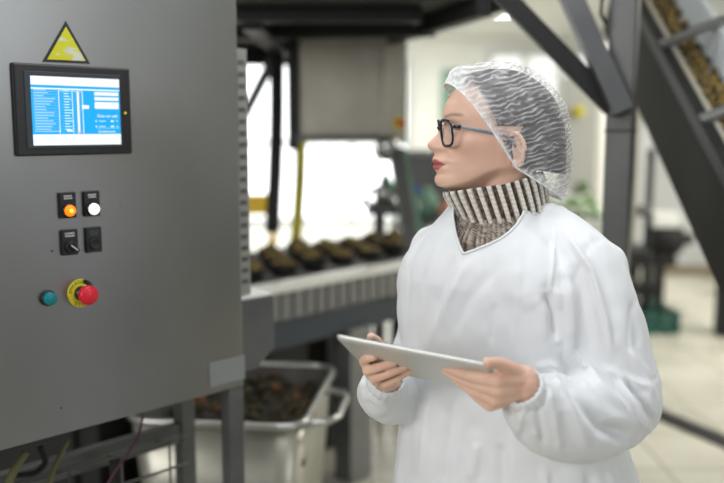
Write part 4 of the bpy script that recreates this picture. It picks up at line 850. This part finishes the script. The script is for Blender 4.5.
ad = n.new('ShaderNodeMath'); ad.operation = 'MULTIPLY_ADD'; ad.inputs[1].default_value = 0.12; l.new(nz_.outputs['Fac'], ad.inputs[0]); l.new(ua.outputs['Fac'], ad.inputs[2])
sb_ = n.new('ShaderNodeMath'); sb_.operation = 'SUBTRACT'; sb_.inputs[1].default_value = 0.06; sb_.use_clamp = True; l.new(ad.outputs[0], sb_.inputs[0])
tb = n.new('ShaderNodeBsdfTransparent'); mx = n.new('ShaderNodeMixShader'); l.new(sb_.outputs[0], mx.inputs[0]); l.new(tb.outputs[0], mx.inputs[1]); l.new(b.outputs[0], mx.inputs[2]); l.new(mx.outputs[0], n['Material Output'].inputs[0])
nm = MB().grid(g); nme = bpy.data.meshes.new('hairnet'); nme.from_pydata(nm.v, [], nm.f); nme.update(); nme.polygons.foreach_set('use_smooth',[True]*len(nme.polygons)); nme.materials.append(netm)
dens = np.clip(0.09 + 0.40*sstep(-0.1,0.95,wav) + 0.10*vnoise(Q3*np.array([0.4,0.4,1]),0.35) + 0.45*gather + 0.28*np.exp(-(B_.ravel()/0.42)**2) + 0.12*vnoise(np.c_[uu,ww,h2],0.06), 0.1, 0.95)
da = nme.attributes.new('weave','FLOAT','POINT'); da.data.foreach_set('value', dens)
net = link('hairnet', nme, person); tag(net, 'crinkled translucent white hairnet')
eb = MB(); rimg = np.concatenate([g[-1], g[0][::-1]]); eb.tube(rimg[::2], 0.0016, 6, closed=True); eb.build('elastic_band', cloth, net)

# glasses
gl = empty('glasses', tuple(H(105,0,-8))); gl.parent = person; gl.location = Vector(H(105,0,-8)) - wloc(person); tag(gl, 'dark navy framed glasses with grey blue temples')
navy = mat('navy_acetate', (0.012,0.016,0.035), 0.25); tempm = mat('temple_grey_blue', (0.20,0.25,0.31), 0.35)
gm = bpy.data.materials.new('lens_glass'); gm.use_nodes = True; n = gm.node_tree.nodes; l = gm.node_tree.links
gsy = n.new('ShaderNodeBsdfGlossy'); gsy.inputs['Roughness'].default_value = 0.02; tb = n.new('ShaderNodeBsdfTransparent'); tb.inputs[0].default_value = (0.93,0.94,0.95,1); pass
mx = n.new('ShaderNodeMixShader'); mx.inputs[0].default_value = 0.05; l.new(tb.outputs[0], mx.inputs[1]); l.new(gsy.outputs[0], mx.inputs[2]); l.new(mx.outputs[0], n['Material Output'].inputs[0])
for sg in (-1,1):
    t = np.arange(40)*2*PI/40; e = 0.62
    lw, lh = 28*np.sign(np.cos(t))*np.abs(np.cos(t))**e, 23.5*np.sign(np.sin(t))*np.abs(np.sin(t))**e
    wl = sg*(37+lw*0.96); ul = 113.2 - 0.0030*(37+lw)**2; hl = -9.5 + lh + 0.02*lw
    ul = ul + 0.12*(hl+9)      # slight forward tilt of the top
    ringp = H(ul, wl, hl)
    q = MB().tube(ringp, 0.0021, 8, closed=True, ry=1.3).build('frame_rim', navy, gl)
    c = ringp.mean(0); MB().add([c]+list(ringp), [(0,1+i,1+(i+1)%40) for i in range(40)], 0, False).build('lens', gm, q)
    hp2 = np.array([(99,66,2.5),(94,70.5,2.5),(86,73.5,2)]); MB().tube([H(a,sg*b_,c_) for a,b_,c_ in hp2], 0.0026, 8, ry=1.3).build('hinge', navy, gl)
    tp = np.array([(87,73.6,2),(60,77,-3.5),(30,79,-8.5),(8,79,-13),(-6,78,-22),(-12,77,-34)]); MB().tube([H(a,sg*b_,c_) for a,b_,c_ in tp], [0.0026,0.0029,0.0031,0.0028,0.0024,0.002], 10).build('temple', tempm, gl)
MB().tube([H(113,-10,-3),H(117.5,-4,0.5),H(117.5,4,0.5),H(113,10,-3)], 0.0024, 8).build('bridge', navy, gl)

# trousers and shoes below the coat
tro = MB()
for sg in (-1,1):
    f0 = foot(sg); tro.tube([hipc+Ld*0.095*sg+Z*0.93, hipc+Ld*0.10*sg+Z*0.7, hipc+Ld*0.10*sg+Z*0.48, f0+Z*0.3, f0+Z*0.075], [0.100,0.092,0.078,0.070,0.064], 20)
tme = voxel(tro, 0.008, 4, 0.5, 'trousers'); tme.materials.clear(); tme.materials.append(mat('white_trousers',(0.6,0.62,0.64),0.7)); link('trousers', tme, person)
shoem = mat('white_shoe',(0.65,0.65,0.64),0.5); solem = mat('grey_sole',(0.12,0.12,0.12),0.7)
for sg in (-1,1):
    f0 = foot(sg); prof = [(-0.055,0.030,0.085),(-0.03,0.042,0.105),(0.02,0.045,0.10),(0.08,0.048,0.08),(0.14,0.050,0.062),(0.18,0.042,0.05),(0.20,0.020,0.04)]; rings = []
    for x, hw, hh_ in prof:
        t = np.arange(20)*2*PI/20; rings.append(np.array([f0+Fd*x+Ld*hw*math.cos(k)+Z*(0.022+max(0,math.sin(k))**0.8*(hh_-0.022)) for k in t]))
    sh_ = MB().grid(np.array(rings), cv=True).add(rings[0],[list(range(20))],0).add(rings[-1],[list(range(20))],0).build('shoe', shoem, person)
    so = MB(); out = [f0+Fd*x+Ld*(hw+0.003) for x,hw,_ in prof]+[f0+Fd*x-Ld*(hw+0.003) for x,hw,_ in prof[::-1]]; so.prism(out, Z*0.024); so.build('sole', solem, sh_)

# tablet
A0, B0, D0 = at(335.5,333.5,1.36), at(491,364,1.262), at(386,367,1.48)
ex = nrm(B0-A0); ey = nrm((D0-A0) - ex*np.dot(D0-A0,ex)); ez = np.cross(ex,ey); ez = ez if ez[2] > 0 else -ez
TW, TD, TT = np.linalg.norm(B0-A0), 0.170, 0.0085
def slab(x0, y0, x1, y1, z0, z1, rad, taper=0.0):
    def lp(z, k): return np.array([A0+ex*x+ey*y+ez*z for x,y,_ in rbox_loop((x0+x1)/2,(y0+y1)/2,(x1-x0)/2-k,(y1-y0)/2-k,max(rad-k,0.002),0,0)])
    m = MB(); R_ = [lp(z0,taper), lp(z0+(z1-z0)*0.35,taper*0.25), lp(z0+(z1-z0)*0.6,0), lp(z1,0), ]
    m.grid(np.array(R_), cv=True); n = len(R_[0]); m.f += [list(range(n))[::-1], [3*n+i for i in range(n)]]; m.m += [0,0]; m.s += [False,False]; return m
tab = slab(0,0,TW,TD,-TT,0,0.011,0.006).build('tablet', mat('silver_aluminium',(0.62,0.62,0.60),0.38,0.55), loc=tuple(A0+ex*TW/2+ey*TD/2))
tag(tab, 'thin silver tablet with rounded corners held in both hands', 'tablet')
slab(0.0015,0.0015,TW-0.0015,TD-0.0015,0.0,0.0012,0.010).build('screen_glass', mat('tablet_screen',(0.01,0.01,0.014),0.12), tab)
